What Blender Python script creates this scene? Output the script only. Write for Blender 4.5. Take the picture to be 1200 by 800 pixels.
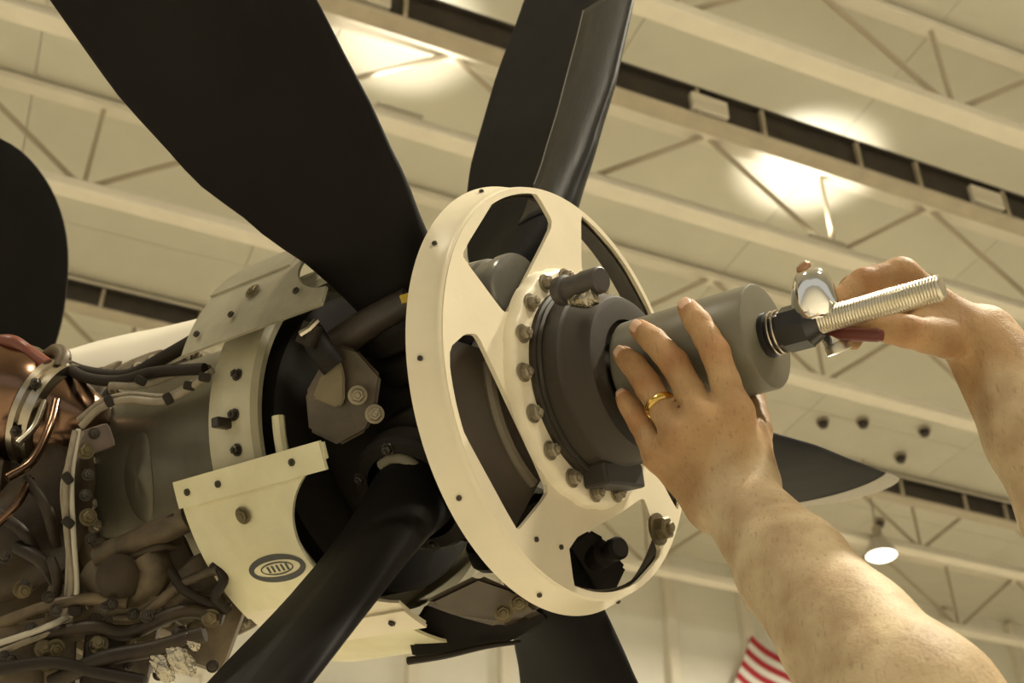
import bpy, bmesh, math, random
import numpy as np
from mathutils import Vector, Matrix, Euler

for o in list(bpy.data.objects):
    bpy.data.objects.remove(o)
random.seed(7)
COL = bpy.context.scene.collection
SC = bpy.context.scene
PI = math.pi

# ------------------------------------------------------------------ camera
FPX = 1500.0                                   # focal length in pixels of the 1200 px wide frame
PITCH = math.atan(1103.0 / FPX)                # looking up
CAMZ = 1.40
cam_d = bpy.data.cameras.new('camera')
cam = bpy.data.objects.new('camera', cam_d)
COL.objects.link(cam)
cam_d.sensor_width = 36.0
cam_d.lens = 36.0 * FPX / 1200.0
cam_d.clip_start = 0.02
cam_d.clip_end = 200
cam.location = (0, 0, CAMZ)
cam.rotation_euler = (PI / 2 + PITCH, 0, 0)
cam_d.dof.use_dof = True
cam_d.dof.focus_distance = 1.14
cam_d.dof.aperture_fstop = 11.0
SC.camera = cam
CAMM = Matrix.Translation((0, 0, CAMZ)) @ Euler((PI / 2 + PITCH, 0, 0)).to_matrix().to_4x4()

# ------------------------------------------------------------------ world, lamps, exposure
w = bpy.data.worlds.new('World')
SC.world = w
w.use_nodes = True
bg = w.node_tree.nodes['Background']
bg.inputs[0].default_value = (1.0, 0.96, 0.85, 1)
bg.inputs[1].default_value = 0.92
SC.view_settings.view_transform = 'Standard'
SC.view_settings.look = 'None'
SC.view_settings.gamma = 1
SC.view_settings.exposure = -0.69
SC.view_settings.use_curve_mapping = False


def area_light(name, loc, size, power, color, direction):
    d = bpy.data.lights.new(name, 'AREA')
    d.shape = 'DISK'
    d.size = size
    d.energy = power
    d.color = color
    o = bpy.data.objects.new(name, d)
    COL.objects.link(o)
    o.location = loc
    o.rotation_euler = Vector(direction).to_track_quat('-Z', 'Y').to_euler()
    return o


WARM = (1.0, 0.91, 0.72)
# added key lights, unseen, over and behind the camera
area_light('added_key_light', (4.5, -3.5, 8.2), 1.2, 520, WARM, (-0.45, 0.45, -0.75))
area_light('added_key_light', (-3.5, -2.5, 8.2), 1.2, 260, WARM, (0.35, 0.35, -0.8))


# ------------------------------------------------------------------ materials
def mat(name, col, rough=0.5, metal=0.0, var=0.0, vscale=8.0, col2=None, bump=0.0, bscale=60.0,
        spec=0.5, coat=0.0, sss=0.0, detail=6.0, stretch=None, emit=None, estr=0.0, rvar=0.0):
    m = bpy.data.materials.new(name)
    m.use_nodes = True
    nt = m.node_tree
    b = nt.nodes['Principled BSDF']
    b.inputs['Base Color'].default_value = (*col, 1)
    b.inputs['Roughness'].default_value = rough
    b.inputs['Metallic'].default_value = metal
    b.inputs['Specular IOR Level'].default_value = spec
    b.inputs['Coat Weight'].default_value = coat
    if sss:
        b.inputs['Subsurface Weight'].default_value = sss
        b.inputs['Subsurface Radius'].default_value = (0.012, 0.005, 0.003)
        b.inputs['Subsurface Scale'].default_value = 0.4
    if emit:
        b.inputs['Emission Color'].default_value = (*emit, 1)
        b.inputs['Emission Strength'].default_value = estr
    tc = nt.nodes.new('ShaderNodeTexCoord')
    src = tc.outputs['Object']
    if stretch:
        mp = nt.nodes.new('ShaderNodeMapping')
        mp.inputs['Scale'].default_value = stretch
        nt.links.new(src, mp.inputs['Vector'])
        src = mp.outputs['Vector']
    if var or col2 or rvar:
        n = nt.nodes.new('ShaderNodeTexNoise')
        n.inputs['Scale'].default_value = vscale
        n.inputs['Detail'].default_value = detail
        n.inputs['Roughness'].default_value = 0.62
        nt.links.new(src, n.inputs['Vector'])
        r = nt.nodes.new('ShaderNodeValToRGB')
        r.color_ramp.elements[0].position = 0.33
        r.color_ramp.elements[1].position = 0.68
        c2 = col2 or tuple(c * (1 - var) for c in col)
        c1 = col if col2 else tuple(min(1, c * (1 + var)) for c in col)
        r.color_ramp.elements[0].color = (*c2, 1)
        r.color_ramp.elements[1].color = (*c1, 1)
        nt.links.new(n.outputs['Fac'], r.inputs['Fac'])
        nt.links.new(r.outputs['Color'], b.inputs['Base Color'])
        if rvar:
            mr = nt.nodes.new('ShaderNodeMapRange')
            mr.inputs['To Min'].default_value = max(0.02, rough - rvar)
            mr.inputs['To Max'].default_value = min(1, rough + rvar)
            nt.links.new(n.outputs['Fac'], mr.inputs['Value'])
            nt.links.new(mr.outputs['Result'], b.inputs['Roughness'])
    if bump:
        n2 = nt.nodes.new('ShaderNodeTexNoise')
        n2.inputs['Scale'].default_value = bscale
        n2.inputs['Detail'].default_value = 5
        nt.links.new(src, n2.inputs['Vector'])
        bp = nt.nodes.new('ShaderNodeBump')
        bp.inputs['Strength'].default_value = bump
        bp.inputs['Distance'].default_value = 0.01
        nt.links.new(n2.outputs['Fac'], bp.inputs['Height'])
        nt.links.new(bp.outputs['Normal'], b.inputs['Normal'])
    return m


M = {}
M['ceiling'] = mat('ceiling_panel_paint', (0.64, 0.61, 0.495), 0.45, var=0.04, vscale=1.3)
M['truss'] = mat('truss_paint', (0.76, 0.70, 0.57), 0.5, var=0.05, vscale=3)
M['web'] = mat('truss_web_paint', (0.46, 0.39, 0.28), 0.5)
M['rail'] = mat('rail_dark', (0.035, 0.027, 0.020), 0.5, var=0.3, vscale=4)
M['rail_flange'] = mat('rail_flange_paint', (0.42, 0.36, 0.26), 0.45, var=0.1, vscale=4)
M['wall'] = mat('wall_paint', (0.80, 0.77, 0.66), 0.55, var=0.05, vscale=1)
M['floor'] = mat('floor_epoxy', (0.72, 0.68, 0.58), 0.4, var=0.06, vscale=1)
M['cream'] = mat('plate_cream_paint', (0.74, 0.66, 0.49), 0.33, var=0.05, vscale=9, bump=0.04, bscale=45)
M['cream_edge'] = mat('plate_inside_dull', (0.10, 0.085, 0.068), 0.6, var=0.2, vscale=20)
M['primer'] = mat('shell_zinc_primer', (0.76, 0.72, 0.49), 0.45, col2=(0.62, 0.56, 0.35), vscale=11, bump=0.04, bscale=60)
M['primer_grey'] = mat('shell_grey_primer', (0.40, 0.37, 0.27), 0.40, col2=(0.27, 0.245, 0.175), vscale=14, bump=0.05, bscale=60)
M['black'] = mat('blade_black', (0.0060, 0.0050, 0.0044), 0.60, col2=(0.008, 0.0068, 0.006), vscale=12, rvar=0.06, spec=0.12)
M['boot'] = mat('deice_boot_rubber', (0.012, 0.011, 0.010), 0.42, spec=0.35, col2=(0.022, 0.020, 0.018), vscale=9, stretch=(9, 1.2, 9), rvar=0.12, bump=0.05, bscale=30)
M['bead'] = mat('sealant_bead', (0.20, 0.18, 0.15), 0.5)
M['tip_grey'] = mat('blade_tip_grey', (0.30, 0.27, 0.21), 0.5)
M['hub'] = mat('hub_dark', (0.018, 0.014, 0.010), 0.6, spec=0.2, col2=(0.009, 0.007, 0.005), vscale=16, bump=0.05, bscale=50)
M['hub_brown'] = mat('hub_bronze_brown', (0.062, 0.046, 0.030), 0.5, col2=(0.030, 0.022, 0.015), vscale=13, bump=0.08, bscale=60)
M['shield'] = mat('shield_brown', (0.075, 0.058, 0.042), 0.5, var=0.12, vscale=14)
M['shield_light'] = mat('shield_bead_brown', (0.17, 0.14, 0.10), 0.45)
M['hub_steel'] = mat('hub_barrel_steel', (0.30, 0.29, 0.26), 0.25, metal=0.35, var=0.15, vscale=12)
M['dome'] = mat('dome_grey_brown', (0.033, 0.025, 0.0155), 0.58, spec=0.35, var=0.10, vscale=8, bump=0.02, bscale=80)
M['dome_dark'] = mat('dome_dark_band', (0.032, 0.026, 0.020), 0.55, var=0.15, vscale=10)
M['tool'] = mat('tool_grey_paint', (0.140, 0.127, 0.088), 0.42, var=0.06, vscale=7)
M['tool_dark'] = mat('coupling_black', (0.016, 0.014, 0.013), 0.3, var=0.3, vscale=25)
M['zinc'] = mat('zinc_rod', (0.62, 0.57, 0.46), 0.28, metal=0.9, var=0.12, vscale=30)
M['chrome'] = mat('chrome', (0.82, 0.81, 0.78), 0.10, metal=1.0)
M['red_grip'] = mat('dark_red_grip', (0.11, 0.022, 0.014), 0.4)
M['brass'] = mat('brass_knob', (0.36, 0.20, 0.11), 0.4, metal=0.5)
M['gold'] = mat('gold', (0.85, 0.55, 0.14), 0.14, metal=1.0)
M['bolt'] = mat('bolt_cadmium', (0.14, 0.11, 0.055), 0.45, metal=0.5, var=0.3, vscale=60)
M['bolt_dark'] = mat('bolt_dark', (0.05, 0.04, 0.03), 0.4, metal=0.5)
M['bolt_light'] = mat('bolt_light', (0.26, 0.22, 0.15), 0.45, metal=0.4, var=0.2, vscale=60)
M['barrel'] = mat('gearbox_grey_green', (0.19, 0.175, 0.125), 0.36, metal=0.7, col2=(0.12, 0.107, 0.075), vscale=6, bump=0.05, bscale=25)
M['case'] = mat('case_dark_brown', (0.070, 0.048, 0.026), 0.50, metal=0.1, spec=0.3, col2=(0.018, 0.012, 0.007), vscale=9, bump=0.12, bscale=28)
M['case_grey'] = mat('casting_grey_brown', (0.175, 0.130, 0.075), 0.46, metal=0.2, spec=0.4, col2=(0.036, 0.026, 0.015), vscale=13, bump=0.12, bscale=35)
M['copper'] = mat('heat_tinted_copper', (0.25, 0.145, 0.092), 0.20, metal=1.0, col2=(0.10, 0.062, 0.042), vscale=5, rvar=0.06)
M['steel'] = mat('stainless', (0.45, 0.40, 0.32), 0.25, metal=1.0, var=0.2, vscale=20)
M['wire'] = mat('harness_sleeve', (0.24, 0.20, 0.14), 0.5, var=0.2, vscale=60)
M['wire_white'] = mat('harness_white', (0.46, 0.42, 0.33), 0.5)
M['hose'] = mat('hose_black', (0.020, 0.014, 0.009), 0.6, spec=0.25)
M['cowl'] = mat('cowl_white', (0.86, 0.80, 0.66), 0.3)
M['foil'] = mat('foil_silver', (0.42, 0.38, 0.30), 0.25, metal=1.0, bump=0.8, bscale=60)
M['ink'] = mat('stamp_ink', (0.055, 0.055, 0.052), 0.55)
M['yellow'] = mat('yellow_tag', (0.55, 0.38, 0.03), 0.4)
M['lamp_shell'] = mat('lamp_shell', (0.55, 0.52, 0.45), 0.3, metal=0.6)
M['lamp_glow'] = mat('lamp_glow', (1, 1, 1), 0.5, emit=(1.0, 0.95, 0.80), estr=7.0)
M['flag_red'] = mat('flag_red', (0.42, 0.025, 0.035), 0.7)
M['flag_white'] = mat('flag_white', (0.80, 0.76, 0.70), 0.7)
M['flag_blue'] = mat('flag_blue', (0.03, 0.04, 0.16), 0.7)
M['shirt'] = mat('navy_cotton', (0.03, 0.04, 0.07), 0.85, bump=0.15, bscale=90)
M['trousers'] = mat('khaki_cotton', (0.20, 0.17, 0.11), 0.85, bump=0.15, bscale=90)
M['shoe'] = mat('black_leather', (0.02, 0.018, 0.016), 0.4)
M['hair'] = mat('brown_hair', (0.06, 0.035, 0.02), 0.6, bump=0.4, bscale=120)
M['nail'] = mat('fingernail', (0.62, 0.40, 0.28), 0.3)
M['eye'] = mat('eye_white', (0.75, 0.72, 0.68), 0.2)


def skin_material():
    m = bpy.data.materials.new('skin')
    m.use_nodes = True
    nt = m.node_tree
    b = nt.nodes['Principled BSDF']
    b.inputs['Roughness'].default_value = 0.60
    b.inputs['Specular IOR Level'].default_value = 0.25
    b.inputs['Subsurface Weight'].default_value = 0.12
    b.inputs['Subsurface Radius'].default_value = (0.010, 0.004, 0.002)
    b.inputs['Subsurface Scale'].default_value = 0.35
    tc = nt.nodes.new('ShaderNodeTexCoord')
    n1 = nt.nodes.new('ShaderNodeTexNoise')
    n1.inputs['Scale'].default_value = 26
    n1.inputs['Detail'].default_value = 7
    nt.links.new(tc.outputs['Object'], n1.inputs['Vector'])
    r = nt.nodes.new('ShaderNodeValToRGB')
    r.color_ramp.elements[0].position = 0.30
    r.color_ramp.elements[1].position = 0.72
    r.color_ramp.elements[0].color = (0.36, 0.250, 0.140, 1)
    r.color_ramp.elements[1].color = (0.58, 0.460, 0.285, 1)
    nt.links.new(n1.outputs['Fac'], r.inputs['Fac'])
    # darker short hair flecks, stretched along the limbs
    mp = nt.nodes.new('ShaderNodeMapping')
    mp.inputs['Scale'].default_value = (420, 420, 90)
    nt.links.new(tc.outputs['Object'], mp.inputs['Vector'])
    n3 = nt.nodes.new('ShaderNodeTexNoise')
    n3.inputs['Scale'].default_value = 1.0
    n3.inputs['Detail'].default_value = 2
    nt.links.new(mp.outputs['Vector'], n3.inputs['Vector'])
    mr = nt.nodes.new('ShaderNodeMapRange')
    mr.inputs['From Min'].default_value = 0.58
    mr.inputs['From Max'].default_value = 0.75
    mr.inputs['To Max'].default_value = 0.42
    nt.links.new(n3.outputs['Fac'], mr.inputs['Value'])
    mx = nt.nodes.new('ShaderNodeMixRGB')
    mx.inputs['Color2'].default_value = (0.17, 0.09, 0.045, 1)
    nt.links.new(mr.outputs['Result'], mx.inputs['Fac'])
    at1 = nt.nodes.new('ShaderNodeAttribute'); at1.attribute_name = 'tan'
    at2 = nt.nodes.new('ShaderNodeAttribute'); at2.attribute_name = 'flush'
    m1 = nt.nodes.new('ShaderNodeMixRGB'); m1.blend_type = 'MULTIPLY'
    m1.inputs['Color2'].default_value = (0.80, 0.66, 0.53, 1)
    m2 = nt.nodes.new('ShaderNodeMixRGB'); m2.blend_type = 'MULTIPLY'
    m2.inputs['Color2'].default_value = (1.0, 0.70, 0.60, 1)
    nt.links.new(at1.outputs['Fac'], m1.inputs['Fac'])
    nt.links.new(at2.outputs['Fac'], m2.inputs['Fac'])
    nt.links.new(r.outputs['Color'], m1.inputs['Color1'])
    nt.links.new(m1.outputs['Color'], m2.inputs['Color1'])
    nt.links.new(m2.outputs['Color'], mx.inputs['Color1'])
    nt.links.new(mx.outputs['Color'], b.inputs['Base Color'])
    n2 = nt.nodes.new('ShaderNodeTexVoronoi')
    n2.inputs['Scale'].default_value = 420
    nt.links.new(tc.outputs['Object'], n2.inputs['Vector'])
    n4 = nt.nodes.new('ShaderNodeTexNoise')
    n4.inputs['Scale'].default_value = 90
    nt.links.new(tc.outputs['Object'], n4.inputs['Vector'])
    ad = nt.nodes.new('ShaderNodeMath')
    ad.operation = 'MULTIPLY_ADD'
    ad.inputs[1].default_value = 0.25
    nt.links.new(n2.outputs['Distance'], ad.inputs[0])
    nt.links.new(n4.outputs['Fac'], ad.inputs[2])
    bp = nt.nodes.new('ShaderNodeBump')
    bp.inputs['Strength'].default_value = 0.22
    bp.inputs['Distance'].default_value = 0.004
    nt.links.new(ad.outputs[0], bp.inputs['Height'])
    nt.links.new(bp.outputs['Normal'], b.inputs['Normal'])
    return m


M['skin'] = skin_material()


# ------------------------------------------------------------------ helpers
def V(*a):
    return Vector(a)


def obj(name, me, material, parent=None, smooth=False):
    """link a mesh (or a bmesh) as ONE object"""
    if isinstance(me, bmesh.types.BMesh):
        bmesh.ops.recalc_face_normals(me, faces=me.faces[:])
        d = bpy.data.meshes.new(name)
        me.to_mesh(d)
        me.free()
        me = d
    if material is not None and not me.materials:
        me.materials.append(material)
    if smooth:
        for p in me.polygons:
            p.use_smooth = True
        if smooth != 'all':
            try:
                me.set_sharp_from_angle(angle=math.radians(38))
            except Exception:
                pass
    o = bpy.data.objects.new(name, me)
    COL.objects.link(o)
    if parent:
        o.parent = parent
    return o


def tag(o, label=None, cat=None, group=None, kind=None):
    if label:
        o['label'] = label
    if cat:
        o['category'] = cat
    if group:
        o['group'] = group
    if kind:
        o['kind'] = kind
    return o


def thing(name, label, cat, matrix=None, group=None, kind=None):
    o = bpy.data.objects.new(name, None)
    o.empty_display_size = 0.05
    COL.objects.link(o)
    if matrix is not None:
        o.matrix_world = matrix
    return tag(o, label, cat, group, kind)


def frame_to(a, b):
    """matrix whose z axis runs a->b, origin a"""
    a, b = Vector(a), Vector(b)
    q = (b - a).to_track_quat('Z', 'Y')
    return Matrix.Translation(a) @ q.to_matrix().to_4x4()


def add_box(bm, size, mtx=None, bevel=0.0):
    r = bmesh.ops.create_cube(bm, size=1.0)
    vs = r['verts']
    bmesh.ops.scale(bm, vec=size, verts=vs)
    if bevel:
        es = list({e for v in vs for e in v.link_edges})
        rr = bmesh.ops.bevel(bm, geom=es, offset=bevel, segments=2, affect='EDGES', profile=0.6)
        vs = list({v for v in rr['verts']} | {v for v in vs if v.is_valid})
        vs = [v for v in vs if v.is_valid]
    if mtx is not None:
        bmesh.ops.transform(bm, matrix=mtx, verts=vs)
    return vs


def add_lathe(bm, profile, mtx=None, seg=48, a0=0.0, a1=2 * PI, close=True):
    """profile: list of (radius, z)"""
    full = abs(a1 - a0 - 2 * PI) < 1e-6
    n = seg if full else seg + 1
    rings = []
    for r, z in profile:
        if r < 1e-6:
            rings.append([bm.verts.new((0, 0, z))])
        else:
            rings.append([bm.verts.new((r * math.cos(a0 + (a1 - a0) * i / seg), r * math.sin(a0 + (a1 - a0) * i / seg), z)) for i in range(n)])
    for A, B in zip(rings, rings[1:]):
        m = seg
        for i in range(m):
            j = (i + 1) % n
            if len(A) == 1 and len(B) == 1:
                continue
            if len(A) == 1:
                bm.faces.new((A[0], B[i], B[j]))
            elif len(B) == 1:
                bm.faces.new((A[i], A[j], B[0]))
            else:
                bm.faces.new((A[i], A[j], B[j], B[i]))
    vs = [v for R in rings for v in R]
    if mtx is not None:
        bmesh.ops.transform(bm, matrix=mtx, verts=vs)
    return vs


def spline(pts, n=8):
    """Catmull-Rom through points"""
    P = [Vector(p) for p in pts]
    if len(P) < 3:
        return P
    Q = [P[0] * 2 - P[1]] + P + [P[-1] * 2 - P[-2]]
    out = []
    for i in range(1, len(Q) - 2):
        for k in range(n):
            t = k / n
            a, b, c, d = Q[i - 1], Q[i], Q[i + 1], Q[i + 2]
            out.append(0.5 * ((2 * b) + (c - a) * t + (2 * a - 5 * b + 4 * c - d) * t * t + (3 * b - a - 3 * c + d) * t ** 3))
    out.append(P[-1])
    return out


def add_tube(bm, pts, r, seg=10, caps=True):
    P = [Vector(p) for p in pts]
    rs = r if isinstance(r, (list, tuple)) else [r] * len(P)
    if len(rs) != len(P):
        rs = [rs[0] + (rs[-1] - rs[0]) * i / (len(P) - 1) for i in range(len(P))]
    up = Vector((0.13, 0.31, 0.94))
    rings = []
    for i, p in enumerate(P):
        t = (P[min(i + 1, len(P) - 1)] - P[max(i - 1, 0)]).normalized()
        s = t.cross(up)
        if s.length < 1e-3:
            s = t.cross(Vector((1, 0, 0)))
        s.normalize()
        q = s.cross(t).normalized()
        up = q
        rings.append([bm.verts.new(p + (s * math.cos(2 * PI * k / seg) + q * math.sin(2 * PI * k / seg)) * rs[i]) for k in range(seg)])
    for A, B in zip(rings, rings[1:]):
        for k in range(seg):
            j = (k + 1) % seg
            bm.faces.new((A[k], A[j], B[j], B[k]))
    if caps:
        bm.faces.new(rings[0][::-1])
        bm.faces.new(rings[-1])


def tube(name, pts, r, material, parent=None, seg=10, smooth_n=6):
    bm = bmesh.new()
    add_tube(bm, spline(pts, smooth_n), r, seg)
    return obj(name, bm, material, parent, smooth=True)


def bolt_mesh(name, r, h, washer=True, sides=6):
    bm = bmesh.new()
    z0 = 0
    if washer:
        add_lathe(bm, [(0, 0), (r * 1.35, 0), (r * 1.35, h * 0.22), (0, h * 0.22)], seg=18)
        z0 = h * 0.22
    prof = [(r, z0), (r, h * 0.85), (r * 0.82, h), (0, h)]
    add_lathe(bm, prof, seg=sides)
    add_lathe(bm, [(r * 0.45, h), (r * 0.45, h * 1.25), (r * 0.35, h * 1.32), (0, h * 1.32)], seg=10)
    bmesh.ops.recalc_face_normals(bm, faces=bm.faces[:])
    me = bpy.data.meshes.new(name)
    bm.to_mesh(me)
    bm.free()
    return me


def put(name, me, material, parent, mtx):
    if not me.materials:
        me.materials.append(material)
    o = bpy.data.objects.new(name, me)
    COL.objects.link(o)
    o.parent = parent
    o.matrix_local = mtx
    return o


def W(x, y, d):
    """world point seen at pixel (x, y) of the photo, d metres in front of the lens"""
    return CAMM @ Vector(((x - 600) / FPX * d, -(y - 400) / FPX * d, -d))


# ------------------------------------------------------------------ propeller frame: x, y in the disc plane, z forward along the shaft
pC = Vector((0.06270436, -0.04348078, -1.2089781))
pn = Vector((0.79328123, 0.24600891, 0.5569421))
pu = Vector((0.574600984, 0.0, -0.818433693))
pv = Vector((-0.20134198, 0.96926757, -0.14135696))
PF = CAMM @ Matrix(((pu.x, pv.x, pn.x, pC.x), (pu.y, pv.y, pn.y, pC.y), (pu.z, pv.z, pn.z, pC.z), (0, 0, 0, 1)))
PFI = PF.inverted()


def polar(r, ang, z=0.0):
    """ang in degrees, counted from the disc's up towards the left"""
    a = math.radians(ang)
    return Vector((-r * math.sin(a), r * math.cos(a), z))


def L(x, y, d):
    """the same pixel helper in the propeller frame"""
    return PFI @ W(x, y, d)


# ================================================================== THE HANGAR
AZ = math.radians(67.064)
E1 = Vector((math.sin(AZ), math.cos(AZ), 0))
E2 = Vector((-math.cos(AZ), math.sin(AZ), 0))
HM = Matrix(((E1.x, E2.x, 0, 0), (E1.y, E2.y, 0, 0), (0, 0, 1, 0), (0, 0, 0, 1)))   # hangar axes: along beams, across, up
ZC = 10.15        # underside of the roof deck
ZB = 9.0          # underside of bottom chords
QW = 15.0         # far wall

# floor
bm = bmesh.new()
add_box(bm, (70, 50, 0.2), Matrix.Translation((8, -4, -0.1)))
fl = obj('floor', bm, M['floor'])
fl.matrix_world = HM
tag(fl, 'pale grey epoxy hangar floor', None, kind='structure')

# ceiling deck and its panels
ce = thing('ceiling', 'cream painted hangar roof deck of long panels', None, HM, kind='structure')
bm = bmesh.new()
add_box(bm, (62, 42, 0.1), Matrix.Translation((8, -5, ZC + 0.10)))
obj('roof_deck', bm, M['ceiling'], ce)
bm = bmesh.new()
add_box(bm, (2.374, 1.834, 0.03), None, 0.006)
bmesh.ops.recalc_face_normals(bm, faces=bm.faces[:])
pan = bpy.data.meshes.new('panel')
bm.to_mesh(pan)
bm.free()
for j in range(-1, 7):
    for i in range(-3, 9):
        put('panel', pan, M['ceiling'], ce, Matrix.Translation((0.3 + 2.38 * i, 4.42 + 1.84 * j, ZC + 0.035)))

# far wall with standing ribs
wl = thing('wall_far', 'pale ribbed hangar wall below the roof', None, HM, kind='structure')
bm = bmesh.new()
add_box(bm, (62, 0.2, ZC + 0.2), Matrix.Translation((8, QW + 0.1, (ZC + 0.2) / 2)))
obj('wall_sheet', bm, M['wall'], wl)
bm = bmesh.new()
add_box(bm, (0.16, 0.16, ZC - 0.1), None, 0.02)
bmesh.ops.recalc_face_normals(bm, faces=bm.faces[:])
rib = bpy.data.meshes.new('rib')
bm.to_mesh(rib)
bm.free()
for i in range(-2, 14):
    put('rib', rib, M['truss'], wl, Matrix.Translation((1.1 + 1.28 * i, QW - 0.06, ZC / 2)))
for z in (7.3, 5.2):
    bm = bmesh.new()
    add_box(bm, (62, 0.10, 0.12), Matrix.Translation((8, QW - 0.05, z)))
    obj('girt', bm, M['truss'], wl)


# bar joists under the roof
def roof_truss(q, s_node, label, chord_w=0.17):
    t = thing('roof_truss', label, 'roof truss', HM @ Matrix.Translation((0, q, 0)), 'roof trusses')
    bm = bmesh.new()
    add_box(bm, (60, chord_w, 0.10), Matrix.Translation((8, 0, ZB + 0.05)), 0.01)
    obj('bottom_chord', bm, M['truss'], t)
    bm = bmesh.new()
    add_box(bm, (60, 0.14, 0.08), Matrix.Translation((8, 0, ZC - 0.06)), 0.01)
    obj('top_chord', bm, M['truss'], t)
    pitch = 2.55
    bm = bmesh.new()
    add_tube(bm, [(0, 0, ZB + 0.08), (0, 0, ZC - 0.05)], 0.022, 8)
    bmesh.ops.recalc_face_normals(bm, faces=bm.faces[:])
    m0 = bpy.data.meshes.new('web_post'); bm.to_mesh(m0); bm.free()
    ms = []
    for sg in (-1, 1):
        bm = bmesh.new()
        add_tube(bm, [(0, 0, ZB + 0.08), (sg * pitch / 2, 0, ZC - 0.05)], 0.026, 8)
        bmesh.ops.recalc_face_normals(bm, faces=bm.faces[:])
        m1 = bpy.data.meshes.new('web_diagonal'); bm.to_mesh(m1); bm.free()
        ms.append(m1)
    for k in range(-5, 7):
        s = s_node + k * pitch
        if s < -6 or s > 16:
            continue
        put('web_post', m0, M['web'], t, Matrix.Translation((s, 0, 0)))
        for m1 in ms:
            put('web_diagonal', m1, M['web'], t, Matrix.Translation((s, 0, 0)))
    return t


roof_truss(3.45, 5.0, 'cream roof truss overhead, nearest of all and out past the top edge')
roof_truss(5.30, 6.15, 'cream roof truss crossing the upper right corner above the dark rail')
roof_truss(7.18, 6.29, 'cream roof truss just below the long dark rail, passing behind the upright blade')
roof_truss(9.00, 7.4, 'cream roof truss running behind the white hub plate and raised hands')
roof_truss(11.75, 8.2, 'faint far roof truss beside the hanging lamp')
roof_truss(13.55, 7.7, 'farthest faint roof truss near the ribbed wall')


def rail(q, z, label, hgt):
    t = thing('overhead_rail', label, 'rail', HM @ Matrix.Translation((0, q, z)), 'overhead rails')
    bm = bmesh.new()
    add_box(bm, (60, 0.07, hgt), Matrix.Translation((8, 0, hgt / 2)), 0.005)
    obj('web', bm, M['rail'], t)
    bm = bmesh.new()
    add_box(bm, (60, 0.16, 0.035), Matrix.Translation((8, 0.0, -0.02)), 0.008)
    obj('bottom_flange', bm, M['rail_flange'], t)
    bm = bmesh.new()
    add_box(bm, (60, 0.15, 0.025), Matrix.Translation((8, 0.0, hgt + 0.012)), 0.006)
    obj('top_flange', bm, M['rail'], t)
    bm = bmesh.new()
    add_box(bm, (0.035, 0.05, hgt), Matrix.Translation((0, -0.05, hgt / 2)), 0.004)
    bmesh.ops.recalc_face_normals(bm, faces=bm.faces[:])
    c = bpy.data.meshes.new('clip'); bm.to_mesh(c); bm.free()
    bm = bmesh.new()
    add_box(bm, (0.34, 0.06, hgt * 0.62), Matrix.Translation((0, -0.06, hgt * 0.45)), 0.01)
    bmesh.ops.recalc_face_normals(bm, faces=bm.faces[:])
    jb = bpy.data.meshes.new('junction_box'); bm.to_mesh(jb); bm.free()
    k = 0
    s = -3.0
    while s < 13:
        put('clip', c, M['rail_flange'], t, Matrix.Translation((s, 0, 0)))
        s += 0.62 if k % 2 else 0.95
        k += 1
    for s in (1.42, 4.33, 7.15):
        put('junction_box', jb, M['truss'], t, Matrix.Translation((s, 0, 0)))
    return t


rail(6.16, ZB + 0.02, 'long dark overhead rail running behind the upright blade to the right edge', 0.30)
rail(10.62, ZB, 'dark overhead rail low in the background, right of the blade tip', 0.22)


# lamps
def high_bay(loc, label, power):
    t = thing('high_bay_lamp', label, 'lamp', Matrix.Translation(loc), 'high-bay lamps')
    bm = bmesh.new()
    add_lathe(bm, [(0.05, 0.26), (0.09, 0.24), (0.16, 0.12), (0.20, 0.0), (0.19, 0.0), (0.15, 0.11), (0.05, 0.22)], seg=32)
    obj('reflector', bm, M['lamp_shell'], t, True)
    bm = bmesh.new()
    add_lathe(bm, [(0, -0.05), (0.08, -0.045), (0.15, -0.025), (0.188, 0.005), (0.1, 0.02), (0, 0.02)], seg=32)
    obj('diffuser', bm, M['lamp_glow'], t, True)
    bm = bmesh.new()
    add_lathe(bm, [(0, 0.24), (0.06, 0.24), (0.06, 0.40), (0.02, 0.42), (0.012, 0.44), (0.012, ZC - loc[2]), (0, ZC - loc[2])], seg=16)
    obj('hanger', bm, M['rail_flange'], t, True)
    a = area_light('lamp_light', (0, 0, -0.08), 0.36, power, WARM, (0, 0, -1))
    a.parent = t
    return t


def on_z(x, y, z):
    a = W(x, y, 1.0)
    o = Vector((0, 0, CAMZ))
    d = a - o
    return o + d * ((z - CAMZ) / d.z)


high_bay(on_z(1033, 651, 8.75), 'lit white hanging lamp right of the raised left forearm', 500)
high_bay(HM @ Vector((-7.5, 11.0, 8.75)), 'added lit hanging lamp far left, beyond the picture', 900)  # this and the next lamp are unseen, added to brighten wall and ceiling
high_bay(HM @ Vector((19.0, 8.5, 8.75)), 'added lit hanging lamp far right, beyond the picture', 900)
high_bay(HM @ Vector((4.0, 0.2, 8.75)), 'added lit hanging lamp overhead, beyond the top edge', 1500)  # unseen, added as strong light from above


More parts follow.
